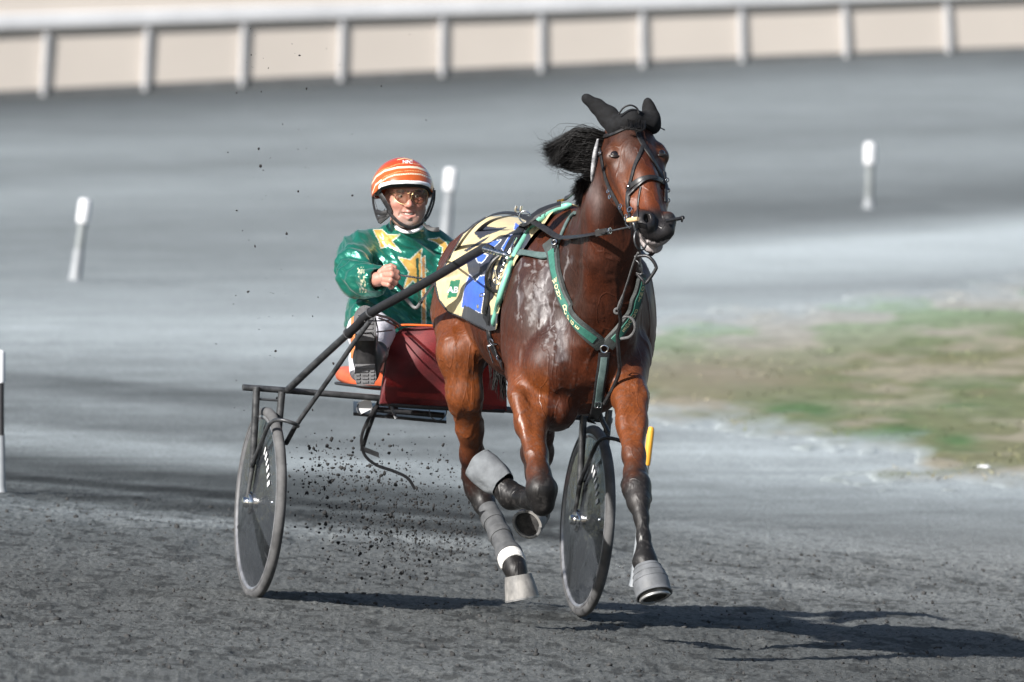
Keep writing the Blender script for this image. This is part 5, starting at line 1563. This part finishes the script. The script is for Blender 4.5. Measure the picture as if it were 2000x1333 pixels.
# trunk and arms (under the jacket), continuous with the head
bf_.ell(P(783, 530, .37), (Vector((1, 0, 0)), Vector((0, 1, 0)), Vector((0, 0, 1))), (.13, .07, .14), .05)
bf_.ell(P(776, 610, .35), (Vector((1, 0, 0)), Vector((0, 1, 0)), Vector((0, 0, 1))), (.12, .08, .11), .05)
bf_.chain([(790, 480, .37, 30), (700, 492, .35, 20), (686, 548, .08, 17), (722, 548, -.05, 15), (738, 546, -.105, 14)], .03)
bf_.chain([(790, 480, .37, 30), (866, 496, .40, 20), (900, 548, .22, 17), (885, 566, .04, 14), (880, 566, -.06, 13)], .03)
# right hand closed round the rein grip: palm, four bent fingers, thumb
bf_.chain([(738.4, 545.4, -0.1050, 11.20), (748.0, 543.0, -0.1210, 12.00)], .012)
bf_.ell(P(753.5, 541.5, -.126), (Vector((1, 0, 0)), Vector((0, 1, 0)), Vector((0, 0, 1))), (.020, .016, .029), .012)
KF = .0028
bf_.chain([(751.2, 529.4, -0.1346, 6.40), (764.0, 527.0, -0.1586, 5.92), (776.0, 532.6, -0.1474, 5.28), (772.8, 539.0, -0.1266, 4.80)], KF)
bf_.chain([(752.8, 537.4, -0.1394, 6.56), (765.6, 537.4, -0.1666, 6.08), (777.2, 543.0, -0.1522, 5.36), (771.2, 547.0, -0.1298, 4.80)], KF)
bf_.chain([(752.8, 546.2, -0.1394, 6.24), (763.2, 547.8, -0.1650, 5.76), (773.2, 552.6, -0.1514, 5.04), (767.2, 555.8, -0.1306, 4.56)], KF)
bf_.chain([(750.4, 554.2, -0.1346, 5.60), (759.2, 556.6, -0.1554, 4.96), (766.8, 560.6, -0.1442, 4.32), (762.4, 562.2, -0.1282, 4.00)], KF)
bf_.chain([(744.0, 532.6, -0.1234, 7.60), (753.6, 523.8, -0.1330, 6.40), (764.0, 520.6, -0.1410, 5.44), (771.2, 523.0, -0.1426, 4.64)], .004)
# left hand, behind the horse's quarters
bf_.ell(P(876, 566, -.09), (Vector((1, 0, 0)), Vector((0, 1, 0)), Vector((0, 0, 1))), (.02, .026, .032), .012)
for k in range(4): bf_.chain([(874, 555 + 8 * k, -.10, 7), (866, 556 + 8 * k, -.125, 6.5), (860, 559 + 8 * k, -.105, 6), (865, 560 + 8 * k, -.09, 5.5)], KF)
bf_.chain([(880, 556, -.08, 8), (872, 547, -.10, 7), (864, 547, -.112, 6)], .004)
sV, sQ = bf_.mesh(1); del bf_
lf = np.stack([(sV - np.array(FO)) @ np.array(a) for a in AXF], -1)
sk = np.array([.42, .205, .155])
cs_ = np.tile(sk, (len(sV), 1)) * (.92 + .16 * fbm(sV * 60, 3)[:, None])
lips = np.exp(-(lf[:, 0] / .022) ** 4 - ((lf[:, 1] + .073) / .017) ** 4) * (lf[:, 2] > .062)
cs_ = mixto(cs_, [.40, .145, .125], lips * .8)
cs_ = mixto(cs_, [.045, .014, .012], np.exp(-(lf[:, 0] / .021) ** 4 - ((lf[:, 1] + .0725) / .0055) ** 4) * (lf[:, 2] < .0735) * (lf[:, 2] > .03))
face = lf[:, 1] > -.14
red = np.exp(-((np.abs(lf[:, 0]) - .04) / .022) ** 2 - ((lf[:, 1] + .032) / .022) ** 2) + np.exp(-(lf[:, 0] / .014) ** 2 - ((lf[:, 1] + .035) / .016) ** 2)
cs_ = mixto(cs_, [.50, .19, .15], red * .55 * face)
stub = smooth01(-.050, -.066, lf[:, 1]) * (lf[:, 2] > 0) * face * (1 - lips)
cs_ = mixto(cs_, [.33, .225, .19], stub * (.35 + .4 * vnoise(sV * 420)))
grz = np.exp(-(lf[:, 0] / .020) ** 2 - ((lf[:, 1] + .105) / .016) ** 2) * (lf[:, 2] > .03)
cs_ = mixto(cs_, [.52, .44, .40], grz * vnoise(sV * 380))
m_skin, N, L, b = new_mat("skin")
at = N.new("ShaderNodeVertexColor"); at.layer_name = "Col"; L.new(at.outputs[0], b.inputs["Base Color"])
b.inputs["Roughness"].default_value = .48; b.inputs["Subsurface Weight"].default_value = .12; b.inputs["Subsurface Radius"].default_value = (.012, .004, .002); b.inputs["Subsurface Scale"].default_value = 1.0
nz = N.new("ShaderNodeTexNoise"); nz.inputs["Scale"].default_value = 420; bp = N.new("ShaderNodeBump"); bp.inputs["Strength"].default_value = .25; bp.inputs["Distance"].default_value = .0008
tcn = N.new("ShaderNodeTexCoord"); L.new(tcn.outputs["Object"], nz.inputs["Vector"]); L.new(nz.outputs["Fac"], bp.inputs["Height"]); L.new(bp.outputs[0], b.inputs["Normal"])
mesh_obj("body", sV, sQ, m_skin, drv, True, cs_)
M_eye = mat("eye white", (.6, .56, .52), None, .2)
M_iris = mat("iris", (.03, .02, .015), None, .1)
for s in (-1, 1):
    e = ball("eye", D(s * .031, .000, .0655), 1, AXF, (.0115, .0115, .0115), M_eye, drv)
    ball("iris", D(s * .031 + .001, -.001, .0745), 1, AXF, (.0052, .0052, .0030), M_iris, drv, 2)
    lid = MB(); lid.tube([D(s * .031 + .0125 * math.sin(t), .0035 + .004 * math.cos(t), .0705 + .004 * math.cos(t)) for t in np.linspace(-1.3, 1.3, 9)], .0032, 8); lid.build("eyelid", mat("lid skin", (.40, .19, .15), None, .5), drv)
    br_ = MB(); br_.tube([D(s * .031 + .020 * t * s, .0195 - .004 * t * t, .0855 - .008 * abs(t)) for t in np.linspace(-1, 1, 7)], [.0015, .003, .0035, .0035, .003, .0025, .001], 8); br_.build("eyebrow", mat("brown hair", (.10, .06, .04), None, .8), drv)
tt = MB()
for k in range(6):
    u = -.0125 + .005 * k; tt.box(D(u, -.0700 + 6 * u * u, .0770 - 12 * u * u), fl * .0023, fu * .0042, fw * .002)
o = tt.build("teeth", mat("teeth", (.72, .68, .60), None, .3), drv)

# jacket
jf = Field(P(640, 672, -.20), P(935, 425, .58), .0033)
XYZ = (Vector((1, 0, 0)), Vector((0, 1, 0)), Vector((0, 0, 1)))
def je(px, py, y, a, b_, c, k=.05): jf.ell(P(px, py, y), XYZ, (a, b_, c), k)
je(784, 535, .36, .178, .125, .155, .05)
je(772, 595, .33, .178, .145, .13, .06)
je(764, 640, .30, .172, .155, .055, .05)
je(712, 615, .24, .075, .10, .085, .05)
jf.chain([(730, 468, .36, 20), (795, 458, .36, 28), (850, 470, .38, 20)], .05)
jf.chain([(794, 462, .33, 36), (796, 446, .31, 33)], .025)
jf.sph(P(704, 492, .34), M(37, .3), .05); jf.sph(P(864, 500, .40), M(34, .4), .05)
jf.chain([(700, 494, .33, 37), (692, 522, .20, 32), (694, 547, .06, 31), (713, 550, -.01, 29), (732, 547, -.075, 26)], .03)
jf.chain([(868, 500, .40, 34), (900, 545, .24, 32), (890, 566, .06, 28), (884, 566, -.02, 25)], .03)
jf.cap(P(750, 546, -.14), P(730, 548, -.07), M(20, -.1), M(20, -.1), .008, True)
jf.cap(P(797, 425, .28), P(796, 452, .315), M(28, .3), M(27.5, .3), .006, True)
jV, jQ = jf.mesh(1); del jf
jN = normals(jV, jQ)
# folds: long soft pulls across the body and rings round the sleeve
w1 = fbm(jV * 5 + 2, 2)
def ridge(pp, o=2): return 1 - np.abs(2 * fbm(pp, o, .45) - 1)
R1 = np.array([[.8, .2, -.6], [0, 1, 0], [.6, 0, .8]])
pa = (jV + .035 * w1[:, None]) @ R1.T
fold = .020 * (ridge(pa * np.array([6, 7, 20.])) - .7) + .010 * (ridge(pa * np.array([15, 14, 34.]) + 5) - .7)
qj = toPx(jV); jx, jy = qj.T
sleeve_m = smooth01(.26, .16, jV[:, 1]) * (jx < 760)
ringf = .006 * np.sin(jV[:, 1] * 95 + 5 * fbm(jV * 9, 2) + jx * .05) * sleeve_m
fold = fold + .0016 * (ridge(pa * np.array([34, 30, 60.]) + 9) - .7)
puff = .012 * (fbm(jV * 8 + 8, 2) - .5)
collar = np.exp(-((jy - 447) / 9.) ** 2) * (np.abs(jx - 796) < 40)
hemz = smooth01(640, 655, jy)
jV = jV + jN * ((fold + ringf + puff) * (1 - .85 * collar))[:, None]
jV = relax(jV, jQ, 1)
green = np.array([.003, .125, .088]); gold = np.array([.62, .36, .085]); palew = np.array([.55, .60, .50])
cj = np.tile(green, (len(jV), 1)) * (.9 + .2 * fbm(jV * 20, 2)[:, None])
front = normals(jV, jQ)[:, 1] < .25
qj = toPx(jV); jx, jy = qj.T
def jpaint(poly, colr, edge=True, mask=None):
    global cj
    s = poly_sd(jx, jy, poly); mk = front if mask is None else front & mask
    if edge: cj[(s < 1.3) & mk] = palew
    cj[(s < -.5) & mk] = colr
tor = jV[:, 1] > .12
jpaint([(729, 449), (746, 449), (757, 459), (781, 459), (765, 471), (783, 493), (758, 480), (744, 485), (741, 473)], gold, True, jV[:, 1] > .1)
jpaint([(778, 503), (801, 508), (824, 486), (821, 513), (836, 530), (822, 538), (822, 566), (807, 548), (788, 566), (799, 532)], gold, True, tor)
jpaint([(836, 468), (858, 465), (871, 474), (878, 490), (862, 505), (865, 484), (852, 474)], gold, True, jV[:, 1] > .12)
jpaint([(824, 505), (830, 500), (832, 640), (824, 640)], np.array([.60, .27, .10]), True, tor)
jpaint([(812, 505), (818, 503), (821, 600), (816, 600)], np.array([.02, .08, .05]), False, tor)
em = (np.abs(jx - (706 + .10 * (jy - 540))) < 6.5) & (jy > 522) & (jy < 572) & (jV[:, 1] < .09)
cj[em & (vnoise(np.stack([jx / 1.9, jy / 2.6, 0 * jx], -1)) > .56)] = [.55, .55, .38]
cj[(np.abs(jy - (449 + .06 * (jx - 790))) < 1.5) & (np.abs(jx - 800) < 28) & front] = np.array([.62, .45, .2])
cj[(jy > 652) & (jx > 700)] = palew * .9
m_sat, N, L, b = new_mat("green satin")
at = N.new("ShaderNodeVertexColor"); at.layer_name = "Col"; L.new(at.outputs[0], b.inputs["Base Color"])
b.inputs["Roughness"].default_value = .29; b.inputs["Metallic"].default_value = .40; b.inputs["Sheen Weight"].default_value = .15; b.inputs["Specular IOR Level"].default_value = .65
nz = N.new("ShaderNodeTexNoise"); nz.inputs["Scale"].default_value = 26; nz.inputs["Detail"].default_value = 4; bp = N.new("ShaderNodeBump"); bp.inputs["Strength"].default_value = .5; bp.inputs["Distance"].default_value = .008
tcn = N.new("ShaderNodeTexCoord"); L.new(tcn.outputs["Object"], nz.inputs["Vector"]); L.new(nz.outputs["Fac"], bp.inputs["Height"]); L.new(bp.outputs[0], b.inputs["Normal"])
jk = mesh_obj("jacket", jV, jQ, m_sat, drv, True, cj)
uc = MB(); uc.tube(Pl([(770, 436, .30), (776, 446, .255), (790, 453, .235), (806, 453, .235), (820, 447, .25), (826, 438, .29)], 30), .007, 10); uc.build("undershirt_collar", M_white_paint, drv)

# trousers, boots
tf_ = Field(P(650, 790, -.56), P(960, 600, .52), .005)
tf_.ell(P(768, 690, .28), XYZ, (.16, .15, .09), .05)
tf_.chain([(745, 690, .24, 44), (722, 650, -.02, 40), (728, 650, -.12, 38), (722, 690, -.34, 27), (715, 722, -.47, 22)], .04)
tf_.chain([(700, 700, -.30, 18), (702, 725, -.30, 20)], .03)
tf_.chain([(800, 690, .24, 44), (885, 668, .05, 36), (905, 690, -.1, 30), (910, 740, -.16, 24)], .04)
tV, tQ = tf_.mesh(1); del tf_
tN = normals(tV, tQ); tV = tV + tN * (.008 * (ridge((tV @ R1.T) * np.array([9, 9, 24.])) - .6))[:, None]
qt = toPx(tV)
ct = np.tile(np.array([.66, .65, .70]), (len(tV), 1)); ct[(np.abs(qt[:, 0] - 690) < 5) & (qt[:, 1] < 700)] = [.6, .2, .06]
M_trs = mat("white racing trousers", (1, 1, 1), (.85, .85, .86), .6, 0, 20, .3, 120, vcol=True, bdist=.003)
mesh_obj("trousers", tV, tQ, M_trs, drv, True, ct)
M_soleb = mat('dusty boot sole', (.15, .15, .155), (.085, .085, .09), .8, 0, 20, .5, 120)
def boot(dx, dy, dz, label=None):
    g = Field(P(680 + dx, 765 + dy, -.62 + dz), P(775 + dx, 590 + dy, -.36 + dz), .0035)
    sh_ = lambda l: [(a + dx, b_ + dy, c + dz, r) for a, b_, c, r in l]
    g.chain(sh_([(713, 622, -.535, 21), (714, 668, -.525, 18), (714, 728, -.51, 20)]), .02, (Vector((0, 1, 0)), .55))
    g.chain(sh_([(716, 650, -.48, 19), (718, 700, -.465, 25), (718, 728, -.475, 23)]), .03)
    g.chain(sh_([(722, 700, -.45, 24), (735, 690, -.40, 24)]), .03)
    V, Q = g.mesh(1); o = mesh_obj("boot", V, Q, M_black_leather, drv)
    s = MB()
    def plate(pts, t, d):
        n = len(pts); A = [P(x + dx, y_ + dy, d + dz) for x, y_ in pts]; B = [v + Vector((0, t, 0)) for v in A]
        s.add(A + B, [tuple(range(n)), tuple(reversed(range(n, 2 * n)))] + [(i, (i + 1) % n, n + (i + 1) % n, n + i) for i in range(n)])
    toe = [(713 + 22.5 * math.cos(a) * (1 - .10 * math.sin(a)), 622 - 25 * math.sin(a)) for a in np.linspace(-.15, math.pi + .15, 18)]
    plate([(736, 650), (733, 664), (697, 664), (691, 650)] + toe[::-1][0:0] + toe[::-1][::1][::-1][::-1] if False else list(reversed(toe)) + [(735, 648), (731, 666), (698, 666), (692, 648)], .012, -.578)
    for k in range(5):
        y_ = 612 + 9 * k
        plate([(698, y_), (728, y_), (728, y_ + 4), (698, y_ + 4)], .004, -.5815)
    s.build("sole", M_soleb, o, smooth=False); s = MB()
    plate([(693, 712), (732, 712), (735, 738), (731, 752), (697, 752), (692, 738)], .030, -.590)
    for k in range(5):
        y_ = 716 + 7 * k
        for x0, x1 in ((695, 703), (707, 719), (723, 731)): plate([(x0, y_), (x1, y_), (x1, y_ + 4), (x0, y_ + 4)], .004, -.5945)
    s.build("heel", M_soleb, o, smooth=False)
    return o
boot(0, 0, 0)
boot(198, 10, .30)

# helmet
HC = P(786, 372, .290)
hl2 = fl; 
def hs(az, el, s=1.0):
    """point on the helmet shell: az 0 = straight ahead, el up"""
    rx, ry, rz = .1235 * s, .1355 * s, .129 * s
    return HC + fl * (rx * math.sin(az) * math.cos(el)) + fw * (ry * math.cos(az) * math.cos(el)) + Vector((0, 0, 1)) * (rz * math.sin(el))
def lower(az):
    a = abs(az)
    return np.interp(a, [0, .5, .9, 1.15, 1.5, 2.1, math.pi], [.30, .275, .18, -.02, -.18, -.32, -.34])
na, ne = 480, 190
V = []
for i in range(na):
    az = -math.pi + 2 * math.pi * i / na
    for j in range(ne):
        el = lower(az) + (math.pi / 2 - lower(az)) * j / (ne - 1)
        V.append(hs(az, el))
V = np.array([list(v) for v in V])
Q = np.array([(i * ne + j, ((i + 1) % na) * ne + j, ((i + 1) % na) * ne + j + 1, i * ne + j + 1) for i in range(na) for j in range(ne - 1)])
qh_ = toPx(V); hx, hy = qh_.T
org = np.array([.44, .088, .018]); crm = np.array([.72, .62, .46]); ch = np.tile(org, (len(V), 1)) * (.85 + .3 * fbm(V * 30, 3)[:, None])
deep = np.array([.46, .038, .010])
ch = mixto(ch, deep, smooth01(335, 315, hy) * .8)
vis = V[:, 1] < .34
def hline(pl_, th, colr, dash=0):
    y_ = np.interp(hx, *zip(*pl_)); mk = (np.abs(hy - y_) < th) & vis & (hx > pl_[0][0]) & (hx < pl_[-1][0])
    if dash: mk &= (np.sin(hx * dash) > 0)
    ch[mk] = colr
hline([(724, 362), (735, 345), (751, 334), (776, 327.5), (800, 326.5), (815, 327.5), (838, 336), (847, 348)], 2.0, crm * .9)
hline([(728, 350), (745, 333), (776, 321), (800, 319), (822, 322), (842, 334)], .7, np.array([.75, .45, .2]), 2.4)
hline([(738, 358), (752, 345), (776, 336), (800, 333.5), (820, 335), (842, 345)], .8, np.array([.72, .42, .2]), 2.0)
hline([(742, 357), (757, 347), (771, 342), (802, 339.5), (822, 341), (842, 349)], 1.4, crm)
hline([(742, 357), (757, 347), (771, 342), (802, 339.5), (822, 341), (842, 349)], .6, np.array([.35, .12, .04]), 1.4)
hline([(776, 312.5), (790, 309.5), (806, 313)], .9, np.array([.75, .55, .25]))
hline([(727, 378), (733, 362), (745, 352)], 2.0, crm)
M_helm = mat("glossy helmet paint", (1, 1, 1), (.9, .9, .9), .25, 0, 30, 0, vcol=True, coat=.5)
he_ = mesh_obj("helmet", V, Q, M_helm, drv, True, ch)
sm = he_.modifiers.new("thick", 'SOLIDIFY'); sm.thickness = .012; sm.offset = -1
HLB = Surf(V, Q)
letters_on(HLB, "NFC", 10, .35, 796, 317.5, (1.0, .06), (-.04, -.8), M_print, "lettering", he_, .0015)
vs = MB(); azs = np.linspace(-.98, .98, 40)
outer = [hs(a, lower(a) + .03, 1.0 + .11 * math.cos(a * 1.5) ** 1) + Vector((0, 0, -.004)) for a in azs]; inner = [hs(a, lower(a) + .05, 1.0) for a in azs]
Vv = []
for o_, i_ in zip(outer, inner):
    Vv += [i_ + Vector((0, 0, .005)), o_.lerp(i_, .3) + Vector((0, 0, .005)), o_ + Vector((0, 0, .003)), o_ - Vector((0, 0, .004)), o_.lerp(i_, .15) - Vector((0, 0, .006)), i_ - Vector((0, 0, .003))]
n = 6
vs.add(Vv, [(i * n + k, (i + 1) * n + k, (i + 1) * n + k + 1, i * n + k + 1) for i in range(39) for k in range(5)])
vs.build("visor_rim", M_white_paint, he_)
ln = MB()
Vv = []
for a in np.linspace(-1.3, 1.3, 40): Vv += [hs(a, lower(a) + .03, .985), hs(a, lower(a) - .10, .90), hs(a, lower(a) + .12, .80)]
ln.add(Vv, [(i * 3 + k, (i + 1) * 3 + k, (i + 1) * 3 + k + 1, i * 3 + k + 1) for i in range(39) for k in range(2)])
lo_ = ln.build("helmet_lining", M_black_pad, he_)
# ear guards, chin strap
def guard(sg):
    g = MB()
    if sg < 0:
        fr_ = [(738, 372, .235), (750, 392, .222), (759, 407, .222), (761, 414, .224), (756, 422, .228), (741, 434, .245)]
        bk = [(728, 380, .30), (730, 400, .30), (735, 420, .285), (741, 434, .25)]
    else:
        fr_ = [(846, 368, .275), (845, 385, .262), (838, 408, .248), (829, 428, .242)]
        bk = [(849, 372, .33), (847, 395, .32), (838, 420, .29), (830, 432, .25)]
    pts = Pl(fr_, 26); g.ribbon(pts, [Vector((.55 * sg, -.8, 0))] * 26, .020 if sg < 0 else .009, .004)
    pts2 = Pl(bk, 26); g.ribbon(pts2, [Vector((.9 * sg, -.4, 0))] * 26, .012 if sg < 0 else .008, .004)
    if sg < 0:
        pts = Pl([(735, 414, .265), (745, 417, .242), (757, 415, .226)], 10); g.ribbon(pts, [Vector((-.6, -.8, 0))] * 10, .020, .006)
        pts = Pl([(739, 427, .252), (746, 425, .242), (754, 419, .230)], 10); g.ribbon(pts, [Vector((-.6, -.8, 0))] * 10, .018, .006)
    o = g.build("ear_guard", M_black_leather, he_)
    e = MB()
    if sg < 0:
        e.tube(Pl([(742, 372, .228), (754, 391, .214), (763, 408, .214), (764, 415, .217), (757, 425, .221), (741, 437, .238)], 30), .0016, 6)
        e.tube(Pl([(731, 388, .288), (735, 403, .284), (740, 416, .268), (748, 416, .24), (752, 408, .222)], 24), .0014, 6)
    else:
        e.tube(Pl([(846, 372, .255), (843, 388, .248), (835, 410, .238), (827, 428, .234)], 20), .0018, 6)
    e.build("piping", M_worn_steel, o)
guard(-1); guard(1)
ch_ = MB(); pts = Pl([(758, 413, .225), (765, 422, .212), (778, 434, .188), (794, 443, .172), (808, 444.5, .17), (820, 439, .185), (829, 430, .215)], 36)
ch_.ribbon(pts, [(p - D(0, -.06, 0)).normalized() for p in pts], .014, .003); ch_.build("chin_strap", M_black_leather, he_)
te = MB(); pts = Pl([(824, 437, .20), (838, 446, .175), (848, 449, .165), (858, 448.5, .165)], 14); te.ribbon(pts, [Vector((.1, -1, .2))] * 14, [.012] * 4 + [.019] * 10, .003); te.build("strap_tail", M_black_pad, he_)

# sunglasses
sg_ = empty("sunglasses", D(0, 0, .1) - parent_loc(drv)); sg_.parent = drv
mL, N, L, b = new_mat("brown tinted lens"); b.inputs["Base Color"].default_value = (.035, .022, .015, 1); b.inputs["Roughness"].default_value = .03; b.inputs["Coat Weight"].default_value = 1
tr = N.new("ShaderNodeBsdfTransparent"); tr.inputs[0].default_value = (.72, .66, .60, 1); mxs = N.new("ShaderNodeMixShader"); mxs.inputs[0].default_value = .74
L.new(b.outputs[0], mxs.inputs[1]); L.new(tr.outputs[0], mxs.inputs[2]); L.new(mxs.outputs[0], N["Material Output"].inputs[0])
M_gold = mat("thin gold wire", (.55, .38, .2), None, .25, 1.)
def lens_pt(s, a, k=1.0):
    ca, sa = math.cos(a), math.sin(a)
    r = .0325 + .002 * math.cos(2 * a)
    x = r * ca * (1 if sa > 0 else 1 - .14 * -sa) * k; y_ = .0275 * sa * k + (.0035 * (1 if sa < 0 else 0) * sa) * k
    u = .008 + s * (.0345 + x * 1.0 + (.003 * sa))
    return D(u, .000 + y_, .1015 - 7.5 * (u * u) + .004 * (1 - k) * 2)
for s in (-1, 1):
    n = 40; Vv = [lens_pt(s, 0, 0.0)]; Fc = []
    for kk in (.5, 1.0):
        Vv += [lens_pt(s, 2 * math.pi * i / n, kk) for i in range(n)]
    Fc = [(0, 1 + i, 1 + (i + 1) % n) for i in range(n)] + [(1 + i, 1 + n + i, 1 + n + (i + 1) % n, 1 + (i + 1) % n) for i in range(n)]
    le = mesh_obj("lens", Vv, Fc, mL, sg_)
    f_ = MB(); f_.tube([lens_pt(s, 2 * math.pi * i / 40, 1.0) for i in range(41)], .00125, 8, cap=False); f_.build("lens_frame", M_gold, sg_)
    tm = MB(); tm.tube([D(s * .064, .008, .072), D(s * .072, .006, .045), D(s * .0785, .0, .0), D(s * .079, -.004, -.03)], .0014, 8); tm.build("temple", M_gold, sg_)
bd = MB(); bd.tube([D(-.008, .010, .101), D(0, .0135, .1035), D(.008, .010, .101)], .0013, 8); bd.tube([D(-.010, .018, .1), D(0, .0185, .1015), D(.010, .018, .1)], .0013, 8); bd.build("bridge", M_gold, sg_)

# whip held in the right hand
wp = empty("whip", P(790, 540, -.155), "thin dark whip with a silver banded grip held in the driver's right fist", "whip")
g = MB(); n = 40; a, b_ = P(764, 535, -.150), P(834, 546, -.165)
g.tube([a.lerp(b_, k / n) for k in range(n + 1)], [.0042 if (k % 4) < 2 else .0034 for k in range(n + 1)], 8); g.build("grip", M_black_leather, wp)
g = MB()
for k in range(10):
    c = P(784 + 2.6 * k, 538.2 + .42 * k, -.1545 - .0006 * k); g.ring(c, b_ - a, .0036, .0009, 10, 5)
g.build("grip_band", M_chrome, wp)
g = MB(); g.tube(Pl([(834, 546, -.165), (905, 556, -.19), (960, 552, -.2)], 16), [.003 - .0001 * k for k in range(16)], 6); g.build("shaft", M_black_leather, wp)
g = MB(); pts = Pl([(776, 556, -.165), (786, 566, -.15), (790, 580, -.14), (800, 592, -.14), (812, 602, -.15), (824, 588, -.155)], 20); g.ribbon(pts, [Vector((-.2, -.9, .2))] * 20, .014, .0025); g.build("rein_hand_loop", M_black_leather, rn)

# ------------------------------------------------------------------ dirt thrown up behind the horse
n = 2900
ux = RNG.random(n * 6); uy = RNG.random(n * 6)
sx = 560 + 470 * ux; sy = 840 + 310 * uy
dens = np.exp(-((sx - 760) / 115) ** 2 - ((sy - 1010) / 95) ** 2) + .55 * np.exp(-((sx - 640) / 70) ** 2 - ((sy - 930) / 60) ** 2) + .5 * np.exp(-((sx - 880) / 80) ** 2 - ((sy - 1040) / 60) ** 2)
ok = RNG.random(n * 6) < dens * .6; sx, sy = sx[ok][:n], sy[ok][:n]
n = len(sx); yy = RNG.uniform(-.65, .45, n); dd = CAMD + yy
cen = np.stack([(sx - 1000) * dd / F, yy, CAMH - (sy - HOR) * dd / F], -1)
cen[:, 2] = np.maximum(cen[:, 2], bank(cen[:, 0], cen[:, 1]) + .01)
sz = np.minimum(RNG.gamma(1.1, .0017, n) + .0009, .0075)
m2 = 130
ex = np.stack([RNG.uniform(480, 860, m2), RNG.uniform(20, 820, m2)], -1)
ex[:, 0] = np.where(RNG.random(m2) < .5, 505 + RNG.normal(0, 60, m2), ex[:, 0]); ey = RNG.uniform(-.6, .5, m2); de_ = CAMD + ey
c2 = np.stack([(ex[:, 0] - 1000) * de_ / F, ey, CAMH - (ex[:, 1] - HOR) * de_ / F], -1)
cen = np.concatenate([cen, c2]); sz = np.concatenate([sz, RNG.gamma(1.2, .0013, m2) + .0008])
cv, cf = clod_mesh(len(cen), cen, sz, 9)
M_fly = mat("flying damp dirt", (.026, .026, .027), (.012, .012, .012), .95, 0, 20, 0)
fd = mesh_obj("flying_dirt", cv, cf, M_fly, None, False)
tag(fd, kind="stuff")
